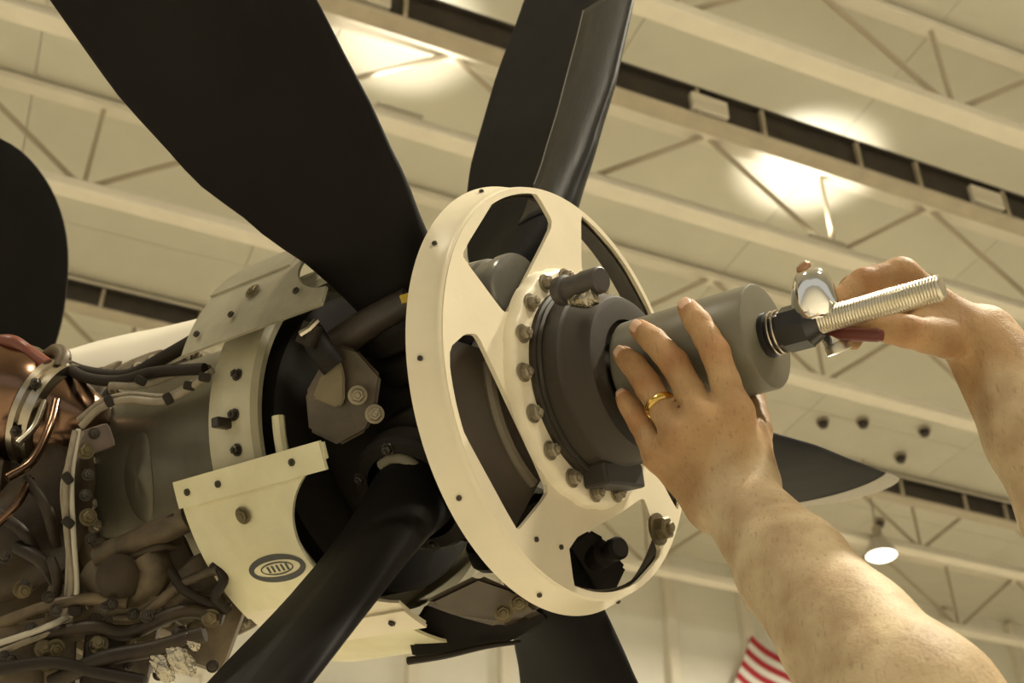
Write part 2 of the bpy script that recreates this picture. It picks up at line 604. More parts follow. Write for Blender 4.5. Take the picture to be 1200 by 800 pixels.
# uplights added on the truss chords to make the ceiling's glow patches
def uplight(px, py, q, label, power, ang=1.5):
    p = on_z(px, py, ZB + 0.2)
    lp = HM.inverted() @ p
    loc = HM @ Vector((lp.x, q, ZB + 0.10))
    t = thing('added_uplight', label, 'lamp', Matrix.Translation(loc) @ HM.to_3x3().to_4x4(), 'added ceiling uplights')
    bm = bmesh.new()
    add_box(bm, (0.40, 0.14, 0.08), Matrix.Translation((0, 0, 0.04)), 0.01)
    obj('housing', bm, M['lamp_shell'], t)
    bm = bmesh.new()
    add_box(bm, (0.34, 0.10, 0.01), Matrix.Translation((0, 0, 0.084)), 0.003)
    obj('lens', bm, M['lamp_glow'], t)
    d = bpy.data.lights.new('added_glow_beam', 'SPOT')
    d.energy = power
    d.spot_size = ang
    d.spot_blend = 0.55
    d.color = (1.0, 0.93, 0.80)
    d.shadow_soft_size = 0.08
    o = bpy.data.objects.new('added_glow_beam', d)
    COL.objects.link(o)
    o.parent = t
    o.location = (0, 0, 0.12)
    o.rotation_euler = (PI, 0, 0)
    return t


uplight(955, 292, 7.18, 'added uplight for the ceiling glow, on the truss below the dark rail, right of the tool', 190)
uplight(450, 165, 7.18, 'added uplight for the ceiling glow, on the truss beside the big upper-left blade', 120)

# small dark ceiling fittings in the right background
for (x, y, lab) in ((965, 499, 'small dark ceiling fitting above the blade tip, left of three'),
                    (1012, 499, 'small grey ceiling fitting above the blade tip, middle of three'),
                    (1084, 509, 'small dark ceiling fitting above the blade tip, right of three'),
                    (1031, 616, 'small dark ceiling fitting right above the hanging lamp'),
                    (1056, 540, 'small dark ceiling fitting just right of the blade tip')):
    p = on_z(x, y, ZC - 0.08)
    t = thing('ceiling_fitting', lab, 'fitting', Matrix.Translation(p), 'ceiling fittings')
    bm = bmesh.new()
    add_lathe(bm, [(0, -0.02), (0.05, -0.015), (0.062, 0.01), (0.062, 0.05), (0, 0.05)], seg=16)
    obj('cap', bm, M['rail'], t, True)
    bm = bmesh.new()
    add_lathe(bm, [(0.08, 0.05), (0.08, 0.075), (0, 0.075)], seg=16)
    obj('mount_plate', bm, M['rail_flange'], t, True)

# flag hanging on the far wall
fo = on_z(884, 742, 7.6)
lp = HM.inverted() @ fo
k_ = (QW - 0.3) / lp.y
fp = Vector((0, 0, CAMZ)) + (fo - Vector((0, 0, CAMZ))) * k_
fh = HM.inverted() @ fp
fg = thing('flag', 'red and white striped flag on the wall behind the forearm', 'flag', HM @ Matrix.Translation((fh.x, QW - 0.22, fh.z)) @ Matrix.Rotation(math.radians(26), 4, 'Y'))
for k in range(13):
    bm = bmesh.new()
    n = 16
    vs = []
    for i in range(n + 1):
        x = (1.44 if k < 7 else 2.4) * i / n
        yy = 0.06 * math.sin(x * 5.0)
        vs.append([bm.verts.new((x, yy + dy, -0.11 * (k + z))) for dy in (-0.006, 0.006) for z in (0, 1)])
    for A, B in zip(vs, vs[1:]):
        bm.faces.new((A[0], A[1], B[1], B[0]))
        bm.faces.new((A[2], A[3], B[3], B[2]))
        bm.faces.new((A[0], A[2], B[2], B[0]))
        bm.faces.new((A[1], A[3], B[3], B[1]))
    obj('stripe', bm, M['flag_red'] if k % 2 == 0 else M['flag_white'], fg, True)
bm = bmesh.new()
n = 8
vs = []
for i in range(n + 1):
    x = 1.44 + 0.96 * i / n
    yy = 0.06 * math.sin(x * 5.0)
    vs.append([bm.verts.new((x, yy + dy, z)) for dy in (-0.006, 0.006) for z in (0, -0.77)])
for A, B in zip(vs, vs[1:]):
    bm.faces.new((A[0], A[1], B[1], B[0]))
    bm.faces.new((A[2], A[3], B[3], B[2]))
obj('canton', bm, M['flag_blue'], fg, True)

# ================================================================== THE PROPELLER
prop = thing('propeller', 'five-bladed black propeller with cream pierced hub plate and opened spinner', 'propeller', PF)
T0 = -0.12                                       # blade axis station
BLADES = (36.5, -36.3, 119.0, 196.0, 259.6)
TWIST = (9.0, -3.0, 17.0, 24.0, -5.0)        # small differences of blade pitch


def lerp_table(tab, r):
    for a, b in zip(tab, tab[1:]):
        if r <= b[0]:
            f = (r - a[0]) / (b[0] - a[0])
            f = f * f * (3 - 2 * f) * 0.5 + f * 0.5
            return tuple(a[k] + (b[k] - a[k]) * f for k in range(1, len(a)))
    return tab[-1][1:]


# radius, aft half chord, forward half chord, thickness, roundness (1 = round shank)
BT = [(0.085, 0.040, 0.040, 0.080, 1.0), (0.150, 0.044, 0.046, 0.080, 0.85), (0.200, 0.064, 0.066, 0.066, 0.45), (0.26, 0.094, 0.080, 0.052, 0.15),
      (0.34, 0.124, 0.092, 0.042, 0.0), (0.44, 0.136, 0.102, 0.034, 0.0), (0.58, 0.132, 0.104, 0.027, 0.0), (0.75, 0.112, 0.094, 0.020, 0.0),
      (0.88, 0.094, 0.086, 0.015, 0.0), (0.94, 0.080, 0.080, 0.012, 0.0), (0.963, 0.060, 0.064, 0.009, 0.0), (0.972, 0.020, 0.026, 0.005, 0.0)]
NSEC = 28


def section(r, k, grow=0.0):
    aft, fwd, th, rd = lerp_table(BT, r)
    a = 2 * PI * k / NSEC
    ca, sa = math.cos(a), math.sin(a)
    c = (fwd if ca > 0 else aft) * ca
    taper = 1.0 if rd > 0.99 else (rd + (1 - rd) * (0.62 + 0.42 * ca - 0.06 * ca * ca))
    y = 0.5 * th * sa * taper
    # slight camber
    y += (1 - rd) * 0.06 * (aft + fwd) * (1 - ca * ca) * 0.35
    nl = math.hypot(c, y) or 1
    if grow:
        c += grow * ca
        y += grow * sa
    return c, y


def blade_point(r, k, beta0, grow=0.0):
    c, y = section(r, k, grow)
    be = math.radians(beta0 + 8.0 * (r - 0.2))
    # chord direction: mostly along the shaft (feathered); thickness direction: tangential
    return Vector((y * math.cos(be) + c * math.sin(be), r, c * math.cos(be) - y * math.sin(be)))


def rsamples():
    out = [0.085, 0.11, 0.135]
    r = 0.15
    while r < 0.87:
        out.append(r)
        r += 0.022
    out += [0.88, 0.90, 0.92, 0.935, 0.95, 0.96, 0.967, 0.972]
    return out


RS = rsamples()


def blade_mesh(beta):
    bm = bmesh.new()
    rings = [[bm.verts.new(blade_point(r, k, beta)) for k in range(NSEC)] for r in RS]
    for A, B in zip(rings, rings[1:]):
        for k in range(NSEC):
            j = (k + 1) % NSEC
            bm.faces.new((A[k], A[j], B[j], B[k]))
    bm.faces.new(rings[0])
    bm.faces.new(rings[-1])
    bmesh.ops.recalc_face_normals(bm, faces=bm.faces[:])
    me = bpy.data.meshes.new('blade')
    bm.to_mesh(me)
    bm.free()
    for p in me.polygons:
        p.use_smooth = True
    return me


def boot_mesh(beta, r0, r1, kmax=6, lift=0.0016):
    bm = bmesh.new()
    rs = [r0 + (r1 - r0) * i / 30 for i in range(31)]
    ks = list(range(-kmax, kmax + 1))
    outer = [[bm.verts.new(blade_point(r, k, beta, lift)) for k in ks] for r in rs]
    inner = [[bm.verts.new(blade_point(r, k, beta, -0.001)) for k in ks] for r in rs]
    for A, B in zip(outer, outer[1:]):
        for i in range(len(ks) - 1):
            bm.faces.new((A[i], A[i + 1], B[i + 1], B[i]))
    for i in (0, -1):
        for A, B, a, b in zip(outer, outer[1:], inner, inner[1:]):
            bm.faces.new((A[i], B[i], b[i], a[i]))
    for q in (0, -1):
        for i in range(len(ks) - 1):
            bm.faces.new((outer[q][i], outer[q][i + 1], inner[q][i + 1], inner[q][i]))
    bmesh.ops.recalc_face_normals(bm, faces=bm.faces[:])
    me = bpy.data.meshes.new('deice_boot')
    bm.to_mesh(me)
    bm.free()
    for p in me.polygons:
        p.use_smooth = True
    return me


def bead_mesh(beta, r0, r1, k):
    bm = bmesh.new()
    add_tube(bm, [blade_point(r0 + (r1 - r0) * i / 30, k, beta, 0.0012) for i in range(31)], 0.0011, 6)
    bmesh.ops.recalc_face_normals(bm, faces=bm.faces[:])
    me = bpy.data.meshes.new('boot_edge')
    bm.to_mesh(me)
    bm.free()
    return me


BETA = -6.0
bmesh_ = blade_mesh(BETA)
boot_ = boot_mesh(BETA, 0.235, 0.62, 6)
boot2_ = boot_mesh(BETA, 0.235, 0.62, 6, 0.0003)
beads_ = [bead_mesh(BETA, 0.30, 0.62, k) for k in (6, -6)]
bm = bmesh.new()
add_lathe(bm, [(0.046, 0), (0.058, 0.0), (0.061, 0.004), (0.061, 0.022), (0.057, 0.027), (0.046, 0.027)], seg=40)
bmesh.ops.recalc_face_normals(bm, faces=bm.faces[:])
cuff_ = bpy.data.meshes.new('shank_clamp'); bm.to_mesh(cuff_); bm.free()
for p in cuff_.polygons:
    p.use_smooth = True
cuff_.set_sharp_from_angle(angle=0.6)
boltM = bolt_mesh('bolt', 0.0065, 0.008)
boltS = bolt_mesh('bolt', 0.0045, 0.006)
boltL = bolt_mesh('bolt', 0.0095, 0.012)
boltE1 = bolt_mesh('bolt', 0.0045, 0.006)
boltE2 = bolt_mesh('bolt', 0.0065, 0.008)
boltXL = bolt_mesh('bolt', 0.012, 0.014)
blabels = ('broad black blade sweeping to the upper left', 'upright black blade with pale-edged rubber boot', 'black blade reaching to the lower left, seen edge-on',
           'black blade pointing down below the plate', 'dark blade with grey tip, pointing right behind the forearm')
blade_objs = []
for i, ph in enumerate(BLADES):
    R = Matrix.Rotation(math.radians(ph), 4, 'Z')
    m4 = Matrix.Translation((0, 0, T0)) @ R @ Matrix.Rotation(math.radians(TWIST[i]), 4, 'Y')
    b = put('blade', bmesh_, M['black'], prop, m4)
    b['label'] = blabels[i]
    blade_objs.append(b)
    if i in (1, 2):
        put('deice_boot', boot_ if i == 1 else boot2_, M['boot'] if i == 1 else M['black'], b, Matrix.Identity(4))
    if i == 1:
        for bd in beads_:
            put('boot_edge', bd, M['bead'], b, Matrix.Identity(4))
    # clamp round the shank with two bolts
    put('shank_clamp', cuff_, M['hub'], b, Matrix.Translation((0, 0.118, 0)) @ Matrix.Rotation(-PI / 2, 4, 'X'))
    for k in range(6):
        a = 2 * PI * k / 6 + 0.4
        put('bolt', boltS, M['bolt_dark'], b, Matrix.Translation((0.0525 * math.cos(a), 0.145, 0.0525 * math.sin(a))) @ Matrix.Rotation(-PI / 2, 4, 'X'))

# grey erosion cap round the tip of the right-hand blade
bm = bmesh.new()
rr = [0.865, 0.88, 0.905, 0.92, 0.935, 0.95, 0.96, 0.967, 0.9715]
rings = [[bm.verts.new(blade_point(r, k, BETA, 0.0012)) for k in range(NSEC)] for r in rr]
for A, B in zip(rings, rings[1:]):
    for k in range(NSEC):
        j = (k + 1) % NSEC
        bm.faces.new((A[k], A[j], B[j], B[k]))
bm.faces.new(rings[-1])
o = obj('erosion_cap', bm, M['tip_grey'], blade_objs[4], 'all')

# hub body
bm = bmesh.new()
add_lathe(bm, [(0, -0.235), (0.10, -0.235), (0.118, -0.222), (0.122, -0.19), (0.108, -0.165), (0.100, -0.12), (0.100, -0.09), (0.088, -0.066), (0.070, -0.060), (0, -0.060)], seg=60)
hub = obj('hub', bm, M['hub'], prop, True)
bm = bmesh.new()
add_lathe(bm, [(0.080, -0.066), (0.090, -0.062), (0.090, -0.046), (0.084, -0.042), (0.084, -0.016), (0.078, -0.008), (0.0, -0.008)], seg=60)
obj('front_barrel', bm, M['hub_steel'], prop, True)
for ph in BLADES:
    m4 = Matrix.Translation((0, 0, T0)) @ Matrix.Rotation(math.radians(ph), 4, 'Z')
    bm = bmesh.new()
    add_lathe(bm, [(0, 0), (0.056, 0.0), (0.056, 0.035), (0.064, 0.040), (0.064, 0.058), (0.050, 0.066), (0, 0.066)], m4 @ Matrix.Translation((0, 0.05, 0)) @ Matrix.Rotation(-PI / 2, 4, 'X'), 40)
    so = obj('blade_socket', bm, M['hub'], hub, True)


# counterweight brackets between the blades
def plate_from(pts, thick, nrm):
    """extruded polygon; pts in the propeller frame"""
    bm = bmesh.new()
    nrm = Vector(nrm).normalized() * thick
    A = [bm.verts.new(Vector(p)) for p in pts]
    B = [bm.verts.new(Vector(p) - nrm) for p in pts]
    bm.faces.new(A)
    bm.faces.new(B[::-1])
    for i in range(len(A)):
        j = (i + 1) % len(A)
        bm.faces.new((A[i], A[j], B[j], B[i]))
    return bm


def cam_normal(p):
    return (PFI @ Vector((0, 0, CAMZ)) - Vector(p)).normalized()


# brown forged bracket with two bolts, seen in the opening left of the plate
D1 = 1.150
pts = [L(x, y, D1 + dz) for x, y, dz in ((396, 402, .01), (418, 410, 0), (447, 440, 0), (441, 480, 0), (430, 505, 0), (398, 522, .01), (362, 505, .03), (358, 460, .03), (378, 425, .02))]
bm = plate_from(pts, 0.035, cam_normal(pts[3]))
bmesh.ops.bevel(bm, geom=bm.edges[:], offset=0.003, segments=2, affect='EDGES')
hb = obj('bracket', bm, mat('bracket_brown', (0.125, 0.095, 0.060), 0.5, col2=(0.06, 0.045, 0.028), vscale=18, bump=0.1, bscale=50), prop, True)
for x, y in ((419, 463), (439, 485)):
    p = L(x, y, D1 - 0.002)
    q = frame_to(p, p + cam_normal(p))
    put('bolt', boltM, M['bolt_light'], hb, q)
bm = plate_from([L(x, y, D1 + 0.002) for x, y in ((398, 418), (404, 440), (404, 470), (396, 478), (366, 466), (376, 440))], 0.012, cam_normal(pts[3]))
bmesh.ops.bevel(bm, geom=bm.edges[:], offset=0.002, segments=2, affect='EDGES')
obj('web_plate', bm, mat('bracket_olive', (0.15, 0.115, 0.055), 0.42, var=0.25, vscale=20), hb, True)

bm = bmesh.new()
add_tube(bm, spline([L(395, 405, 1.19), L(430, 380, 1.18), L(480, 352, 1.17)], 6), [0.016, 0.013], 12)
obj('link_rod', bm, M['hub_brown'], prop, True)
bm = bmesh.new()
add_tube(bm, spline([L(365, 390, 1.16), L(378, 412, 1.15), L(392, 430, 1.15)], 5), 0.012, 10)
obj('link_rod', bm, M['hub'], prop, True)
# grease fitting with steel clip near the upper shell
bm = bmesh.new()
add_tube(bm, [L(352, 392, 1.13), L(362, 386, 1.13), L(372, 376, 1.135)], 0.0035, 8)
obj('safety_wire', bm, M['steel'], prop, True)
bm = bmesh.new()
add_tube(bm, [L(358, 404, 1.14), L(368, 380, 1.14)], 0.010, 12)
obj('hose_fitting', bm, M['hose'], prop, True)
bm = bmesh.new()
add_box(bm, (0.008, 0.012, 0.008), frame_to(L(477, 349, 1.15), L(480, 345, 1.10)), 0.001)
obj('yellow_tag', bm, M['yellow'], prop)
# lower brown fairing lug between the lower blades
pts = [L(x, y, d) for x, y, d in ((492, 706, 1.16), (560, 672, 1.15), (600, 690, 1.15), (640, 716, 1.16), (612, 728, 1.16), (585, 735, 1.165), (535, 722, 1.17))]
bm = plate_from(pts, 0.045, cam_normal(pts[2]))
bmesh.ops.bevel(bm, geom=bm.edges[:], offset=0.006, segments=3, affect='EDGES')
lug = obj('bracket', bm, mat('lug_brown', (0.115, 0.088, 0.058), 0.45, col2=(0.06, 0.045, 0.03), vscale=14), prop, True)
for x, y in ((590, 718), (608, 706)):
    p = L(x, y, 1.147)
    put('bolt', boltE2, M['bolt'], lug, frame_to(p, p + cam_normal(p)))
pts = [L(x, y, d) for x, y, d in ((484, 772, 1.22), (478, 742, 1.22), (500, 706, 1.22), (540, 688, 1.21), (600, 696, 1.20), (640, 716, 1.19), (646, 728, 1.19), (612, 745, 1.20), (585, 756, 1.20), (500, 776, 1.22))]
bm = plate_from(pts, 0.03, cam_normal(pts[2]))
bmesh.ops.bevel(bm, geom=bm.edges[:], offset=0.004, segments=2, affect='EDGES')
obj('lower_fairing', bm, M['hub'], prop, True)
bm = bmesh.new()
add_tube(bm, spline([L(478, 774, 1.205), L(520, 768, 1.195), L(570, 757, 1.19), L(610, 752, 1.185)], 6), [0.004, 0.002], 8)
obj('fairing_seal', bm, M['hose'], prop, True)
# dark block behind the lower window
pts = [L(x, y, 1.265) for x, y in ((655, 645), (690, 620), (708, 630), (714, 648), (734, 664), (722, 690), (716, 708), (672, 700))]
bm = plate_from(pts, 0.03, cam_normal(pts[2]))
bmesh.ops.bevel(bm, geom=bm.edges[:], offset=0.003, segments=2, affect='EDGES')
obj('bracket', bm, M['hub'], prop, True)
bm = bmesh.new()
add_tube(bm, spline([L(448, 545, 1.16), L(462, 537, 1.15), L(480, 542, 1.14), L(494, 553, 1.14)], 6), 0.006, 10)
obj('seal_lip', bm, mat('seal_olive', (0.17, 0.15, 0.10), 0.5), prop, True)

# steel actuator cylinder seen through the upper window
bm = bmesh.new()
p_, q_ = L(552, 345, 1.275), L(606, 333, 1.222)
ll = (q_ - p_).length
add_lathe(bm, [(0, 0), (0.030, 0), (0.031, 0.003), (0.031, ll * 0.45), (0.028, ll * 0.5), (0.028, ll * 0.8), (0.031, ll * 0.82), (0.031, ll - 0.003), (0.029, ll), (0, ll)], frame_to(p_, q_), 36)
obj('actuator', bm, M['hub_steel'], prop, True)
# brown inner shield seen through the left window of the plate
bm = bmesh.new()
rows = []
for i in range(25):
    an = 68 + 72 * i / 24
    rows.append([bm.verts.new(polar(r_, an, z_)) for r_, z_ in ((0.092, -0.012), (0.102, -0.018), (0.150, -0.034), (0.190, -0.038), (0.190, -0.041), (0.150, -0.037), (0.102, -0.021), (0.092, -0.016))])
for A, B in zip(rows, rows[1:]):
    for k in range(8):
        j = (k + 1) % 8
        bm.faces.new((A[k], A[j], B[j], B[k]))
bm.faces.new(rows[0]); bm.faces.new(rows[-1][::-1])
ish = obj('inner_shield', bm, M['shield'], prop, True)
strip_pts = [polar(0.112, 74 + 62 * i / 12, -0.020) for i in range(13)]
bm = bmesh.new()
add_tube(bm, strip_pts, 0.006, 8)
obj('shield_bead', bm, M['shield_light'], ish, True)
# dark stud behind the lower window
bm = bmesh.new()
p_, q_ = L(695, 655, 1.275), L(727, 641, 1.235)
add_lathe(bm, [(0, 0), (0.013, 0), (0.013, 0.022), (0.008, 0.026), (0.008, 0.034), (0.0115, 0.037), (0.0115, (q_ - p_).length - 0.003), (0.009, (q_ - p_).length), (0, (q_ - p_).length)], frame_to(p_, q_), 20)
obj('stud', bm, M['hub'], prop, True)

# ------------------------------------------------------------------ front plate: pierced disc with a short turned-back rim
HOLES = [
    [(-0.0626, 0.1895), (-0.0047, 0.1985), (0.0060, 0.184), (0.0172, 0.1666), (0.0108, 0.1560), (-0.0870, 0.0735), (-0.0940, 0.0715), (-0.0995, 0.0745), (-0.1406, 0.1197), (-0.1385, 0.1260)],
    [(-0.1445, 0.0517), (-0.1603, 0.0516), (-0.1852, 0.0397), (-0.1935, 0.012), (-0.1955, -0.0181), (-0.1920, -0.0270), (-0.1444, -0.1170), (-0.1384, -0.1181), (-0.0870, -0.0937), (-0.0846, -0.0832), (-0.1395, 0.0449)],
    [(-0.0708, -0.1380), (0.0300, -0.1224), (0.0700, -0.1135), (0.0774, -0.1150), (0.0874, -0.1641), (0.0791, -0.1740), (0.030, -0.1900), (-0.0216, -0.1985), (-0.0289, -0.1964), (-0.0710, -0.1819), (-0.0760, -0.176)],
    [(0.0752, 0.1785), (0.0860, 0.1775), (0.1400, 0.1410), (0.1830, 0.0757), (0.1940, 0.030), (0.1860, 0.018), (0.1080, 0.0560), (0.0535, 0.1135), (0.0540, 0.1235)],
    [(0.1945, -0.010), (0.1880, -0.060), (0.1660, -0.1050), (0.1440, -0.1330), (0.1350, -0.1300), (0.1010, -0.0680), (0.1080, -0.0560), (0.1850, -0.006)],
]
RF, RB, DW, TH = 0.1975, 0.2086, 0.0315, 0.0045
plate = thing('hub_plate', None, None)
plate.parent = prop
plate.matrix_local = Matrix.Identity(4)
bm = bmesh.new()
edges = []


def loop(pts, z):
    vs = [bm.verts.new((p[0], p[1], z)) for p in pts]
    es = [bm.edges.new((vs[i], vs[(i + 1) % len(vs)])) for i in range(len(vs))]
    return vs, es


NR = 144
loops = []
oc = [(RF * math.cos(2 * PI * i / NR), RF * math.sin(2 * PI * i / NR)) for i in range(NR)]
ic = [(0.062 * math.cos(2 * PI * i / 48), 0.062 * math.sin(2 * PI * i / 48)) for i in range(48)]
o_v, e = loop(oc, 0); edges += e
i_v, e = loop(ic, 0); edges += e
h_v = []
for h in HOLES:
    # clip just inside the rim and round the corners a little
    hh = []
    n = len(h)
    for k in range(n):
        p0, p1, p2 = Vector(h[k - 1]), Vector(h[k]), Vector(h[(k + 1) % n])
        for p in (p1.lerp(p0, 0.16), p1.lerp(p2, 0.16)):
            if p.length > RF - 0.004:
                p = p.normalized() * (RF - 0.004)
            hh.append(p)
    vs, e = loop([(p.x, p.y) for p in hh], 0)
    edges += e
    h_v.append(vs)
bmesh.ops.triangle_fill(bm, use_beauty=True, use_dissolve=False, edges=edges)
front_faces = bm.faces[:]
r = bmesh.ops.extrude_face_region(bm, geom=front_faces)
ev = [g for g in r['geom'] if isinstance(g, bmesh.types.BMVert)]
bmesh.ops.translate(bm, vec=(0, 0, -TH), verts=ev)
obj('plate_face', bm, M['cream'], plate)
# rim: rounded shoulder then a slightly flared wall
bm = bmesh.new()
prof = []
for k in range(7):
    a = PI / 2 * k / 6
    prof.append((RF - 0.006 + 0.006 * math.sin(a) + 0.002, -0.006 + 0.006 * math.cos(a)))
prof[0] = (RF - 0.006, 0.0)
prof += [(RF + 0.003, -0.012), (RB - 0.001, -DW + 0.002), (RB, -DW), (RB - 0.004, -DW - 0.001), (RF - 0.0015, -0.010), (RF - 0.006, -TH)]
add_lathe(bm, prof, seg=144)
rim = obj('rim', bm, M['cream'], plate, True)
# dull inner skin of the rim wall
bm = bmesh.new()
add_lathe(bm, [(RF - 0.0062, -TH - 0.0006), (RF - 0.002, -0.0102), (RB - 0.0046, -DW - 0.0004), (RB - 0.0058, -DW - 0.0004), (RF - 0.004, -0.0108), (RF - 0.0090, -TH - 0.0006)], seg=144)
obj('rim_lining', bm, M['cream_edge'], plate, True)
# raised flange under the bolts
bm = bmesh.new()
NB = 18
prof_pts = []
for i in range(NB * 8):
    a = 2 * PI * i / (NB * 8)
    ph = ((i % 8) - 4) / 4.0
    prof_pts.append(0.1125 + (0.0012 if abs(ph) < 0.55 else 0.0))
vs_t = []
ring_spec = ((0.080, 0.0115, 0), (None, 0.0112, -0.0045), (None, 0.0095, -0.001), (None, 0.0045, 0.002), (None, 0.0, 0.003))
rings = []
for rr_, z, dr_ in ring_spec:
    rings.append([bm.verts.new((polar(rr_ or prof_pts[i] * 1.0 + dr_, 1.2 - 10 + 360 * i / (NB * 8), z))) for i in range(NB * 8)])
for A, B in zip(rings, rings[1:]):
    for i in range(len(A)):
        j = (i + 1) % len(A)
        bm.faces.new((A[i], A[j], B[j], B[i]))
flange = obj('bolt_flange', bm, M['cream'], plate, 'all')
for k in range(NB):
    ang = 1.2 + 20.3 * k if k < 14 else 1.2 + 20 * k
    put('bolt', boltM, M['bolt'], plate, Matrix.Translation(polar(0.1045, ang, 0.0115)) @ Matrix.Rotation(k * 0.7, 4, 'Z'))
# big bolt, a small dark screw, and a chrome one imitating a glint
put('bolt', boltXL, M['bolt'], plate, Matrix.Translation((0.088, -0.146, 0.0)))['label'] = 'large cadmium bolt near the lower right rim'
screw = bolt_mesh('screw', 0.0024, 0.002, False, 10)
for x, y in ((657, 641), (628, 632)):
    a, d = PFI @ Vector((0, 0, CAMZ)), PFI @ W(x, y, 1.0) - PFI @ Vector((0, 0, CAMZ))
    p = a + d * (-a.z / d.z)
    put('screw', screw, M['bolt_dark'] if x > 640 else M['chrome'], plate, Matrix.Translation(p))
# screws in the rim wall
for ang in (18, 47.5, 80, 114, 150, 186):
    p = polar(RB - 0.0045, ang, -0.020)
    nn = polar(1, ang, 0.30).normalized()
    put('screw', screw, M['bolt_dark'], plate, frame_to(p, p + nn))

# ------------------------------------------------------------------ dome, stepped
bm = bmesh.new()
add_lathe(bm, [(0.0935, 0.0112), (0.0935, 0.016), (0.0885, 0.019), (0.0870, 0.020), (0.0855, 0.036), (0.0835, 0.0375), (0.082, 0.039), (0.0745, 0.058), (0.0715, 0.062), (0.066, 0.0632), (0.050, 0.0632), (0.050, 0.054), (0, 0.054)], seg=96)
dome = obj('dome', bm, M['dome'], prop, True)
dome['label'] = 'grey-brown stepped dome bolted to the hub plate'
bm = bmesh.new()
add_lathe(bm, [(0.0905, 0.0185), (0.0915, 0.019), (0.0915, 0.0205), (0.0885, 0.0215)], seg=96)
obj('dome_band', bm, M['dome_dark'], dome, True)
# plug on the dome's upper edge, bracket at its foot
p0, p1 = L(655, 342, 1.135), L(706, 327, 1.100)
bm = bmesh.new()
add_lathe(bm, [(0, 0), (0.0125, 0), (0.0135, 0.002), (0.0135, 0.010), (0.0110, 0.011), (0.0110, 0.030), (0.0120, 0.031), (0.0120, (p1 - p0).length - 0.002), (0.010, (p1 - p0).length), (0, (p1 - p0).length)], frame_to(p0, p1), 24)
obj('plug', bm, mat('plug_dark', (0.05, 0.042, 0.036), 0.45), dome, True)
bm = bmesh.new()
add_tube(bm, spline([L(672, 352, 1.12), L(686, 352, 1.10), L(698, 346, 1.095)], 4), [0.006, 0.008], 10)
obj('plug_lug', bm, M['foil'], dome, True)
bm = bmesh.new()
add_box(bm, (0.066, 0.022, 0.026), Matrix.Translation(polar(0.090, 172, 0.025)) @ Matrix.Rotation(math.radians(-8), 4, 'Z'), 0.003)
obj('foot_bracket', bm, M['dome_dark'], dome)


# ------------------------------------------------------------------ spinner shell segments behind the blades
def shell(name, radius, ang0, ang1, z0, z1, cuts, material, thick=0.003, label=None, na=40, nz=36):
    """curved sheet on the spinner drum, trimmed round the blade roots; boundary snapped to the cut circle"""
    bm = bmesh.new()
    grid = {}

    def pos(a, z, r):
        return polar(r, a, z)

    def inside(a, z):
        for (ca, cz, cr) in cuts:
            if math.hypot(math.radians(a - ca) * radius, z - cz) < cr:
                return False
        return True

    ok = [[inside(ang0 + (ang1 - ang0) * i / na, z0 + (z1 - z0) * k / nz) for k in range(nz + 1)] for i in range(na + 1)]

    def vert(i, k):
        if (i, k) in grid:
            return grid[(i, k)]
        a = ang0 + (ang1 - ang0) * i / na
        z = z0 + (z1 - z0) * k / nz
        for (ca, cz, cr) in cuts:
            dx, dz = math.radians(a - ca) * radius, z - cz
            d = math.hypot(dx, dz)
            if d < cr:
                a = ca + math.degrees(dx * cr / d / radius)
                z = cz + dz * cr / d
        grid[(i, k)] = bm.verts.new(pos(a, z, radius))
        return grid[(i, k)]

    for i in range(na):
        for k in range(nz):
            c = [ok[i][k], ok[i + 1][k], ok[i + 1][k + 1], ok[i][k + 1]]
            if sum(c) >= 1:
                try:
                    bm.faces.new((vert(i, k), vert(i + 1, k), vert(i + 1, k + 1), vert(i, k + 1)))
                except ValueError:
                    pass
    bmesh.ops.recalc_face_normals(bm, faces=bm.faces[:])
    r = bmesh.ops.extrude_face_region(bm, geom=bm.faces[:])
    for g in r['geom']:
        if isinstance(g, bmesh.types.BMVert):
            l = math.hypot(g.co.x, g.co.y)
            f = (radius - thick) / radius
            g.co.x *= f
            g.co.y *= f
    o = obj(name, bm, material, prop, True)
    if label:
        o['label'] = label
    return o


RSH = 0.220
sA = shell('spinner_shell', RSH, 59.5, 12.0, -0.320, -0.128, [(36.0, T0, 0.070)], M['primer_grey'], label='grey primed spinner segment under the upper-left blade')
sB = shell('spinner_shell', RSH, 93.0, 133.0, -0.321, -0.128, [(117.0, T0, 0.078)], M['primer'], label='pale green-cream spinner segment with oval stamp')
sC = shell('spinner_shell', RSH, 131.0, 147.0, -0.318, -0.138, [(117.0, T0, 0.078), (189.0, T0, 0.070)], M['cream'], label='cream spinner segment below the lower-left blade')

sD = shell('spinner_shell', 0.2195, 149.0, 178.0, -0.318, -0.160, [(196.0, T0, 0.072)], M['primer'], label='dull lower spinner segment under the cream one')


def strip(parent, radius, a0, a1, z0, z1, material, thick=0.003, name='doubler'):
    bm = bmesh.new()
    n = 14
    rows = []
    for i in range(n + 1):
        a = a0 + (a1 - a0) * i / n
        rows.append([bm.verts.new(polar(radius + dr, a, z)) for dr in (0, thick) for z in (z0, z1)])
    for A, B in zip(rows, rows[1:]):
        bm.faces.new((A[2], A[3], B[3], B[2]))
        bm.faces.new((A[0], A[1], B[1], B[0]))
        bm.faces.new((A[0], A[2], B[2], B[0]))
        bm.faces.new((A[1], A[3], B[3], B[1]))
    for A in (rows[0], rows[-1]):
        bm.faces.new((A[0], A[1], A[3], A[2]))
    return obj(name, bm, material, parent, True)


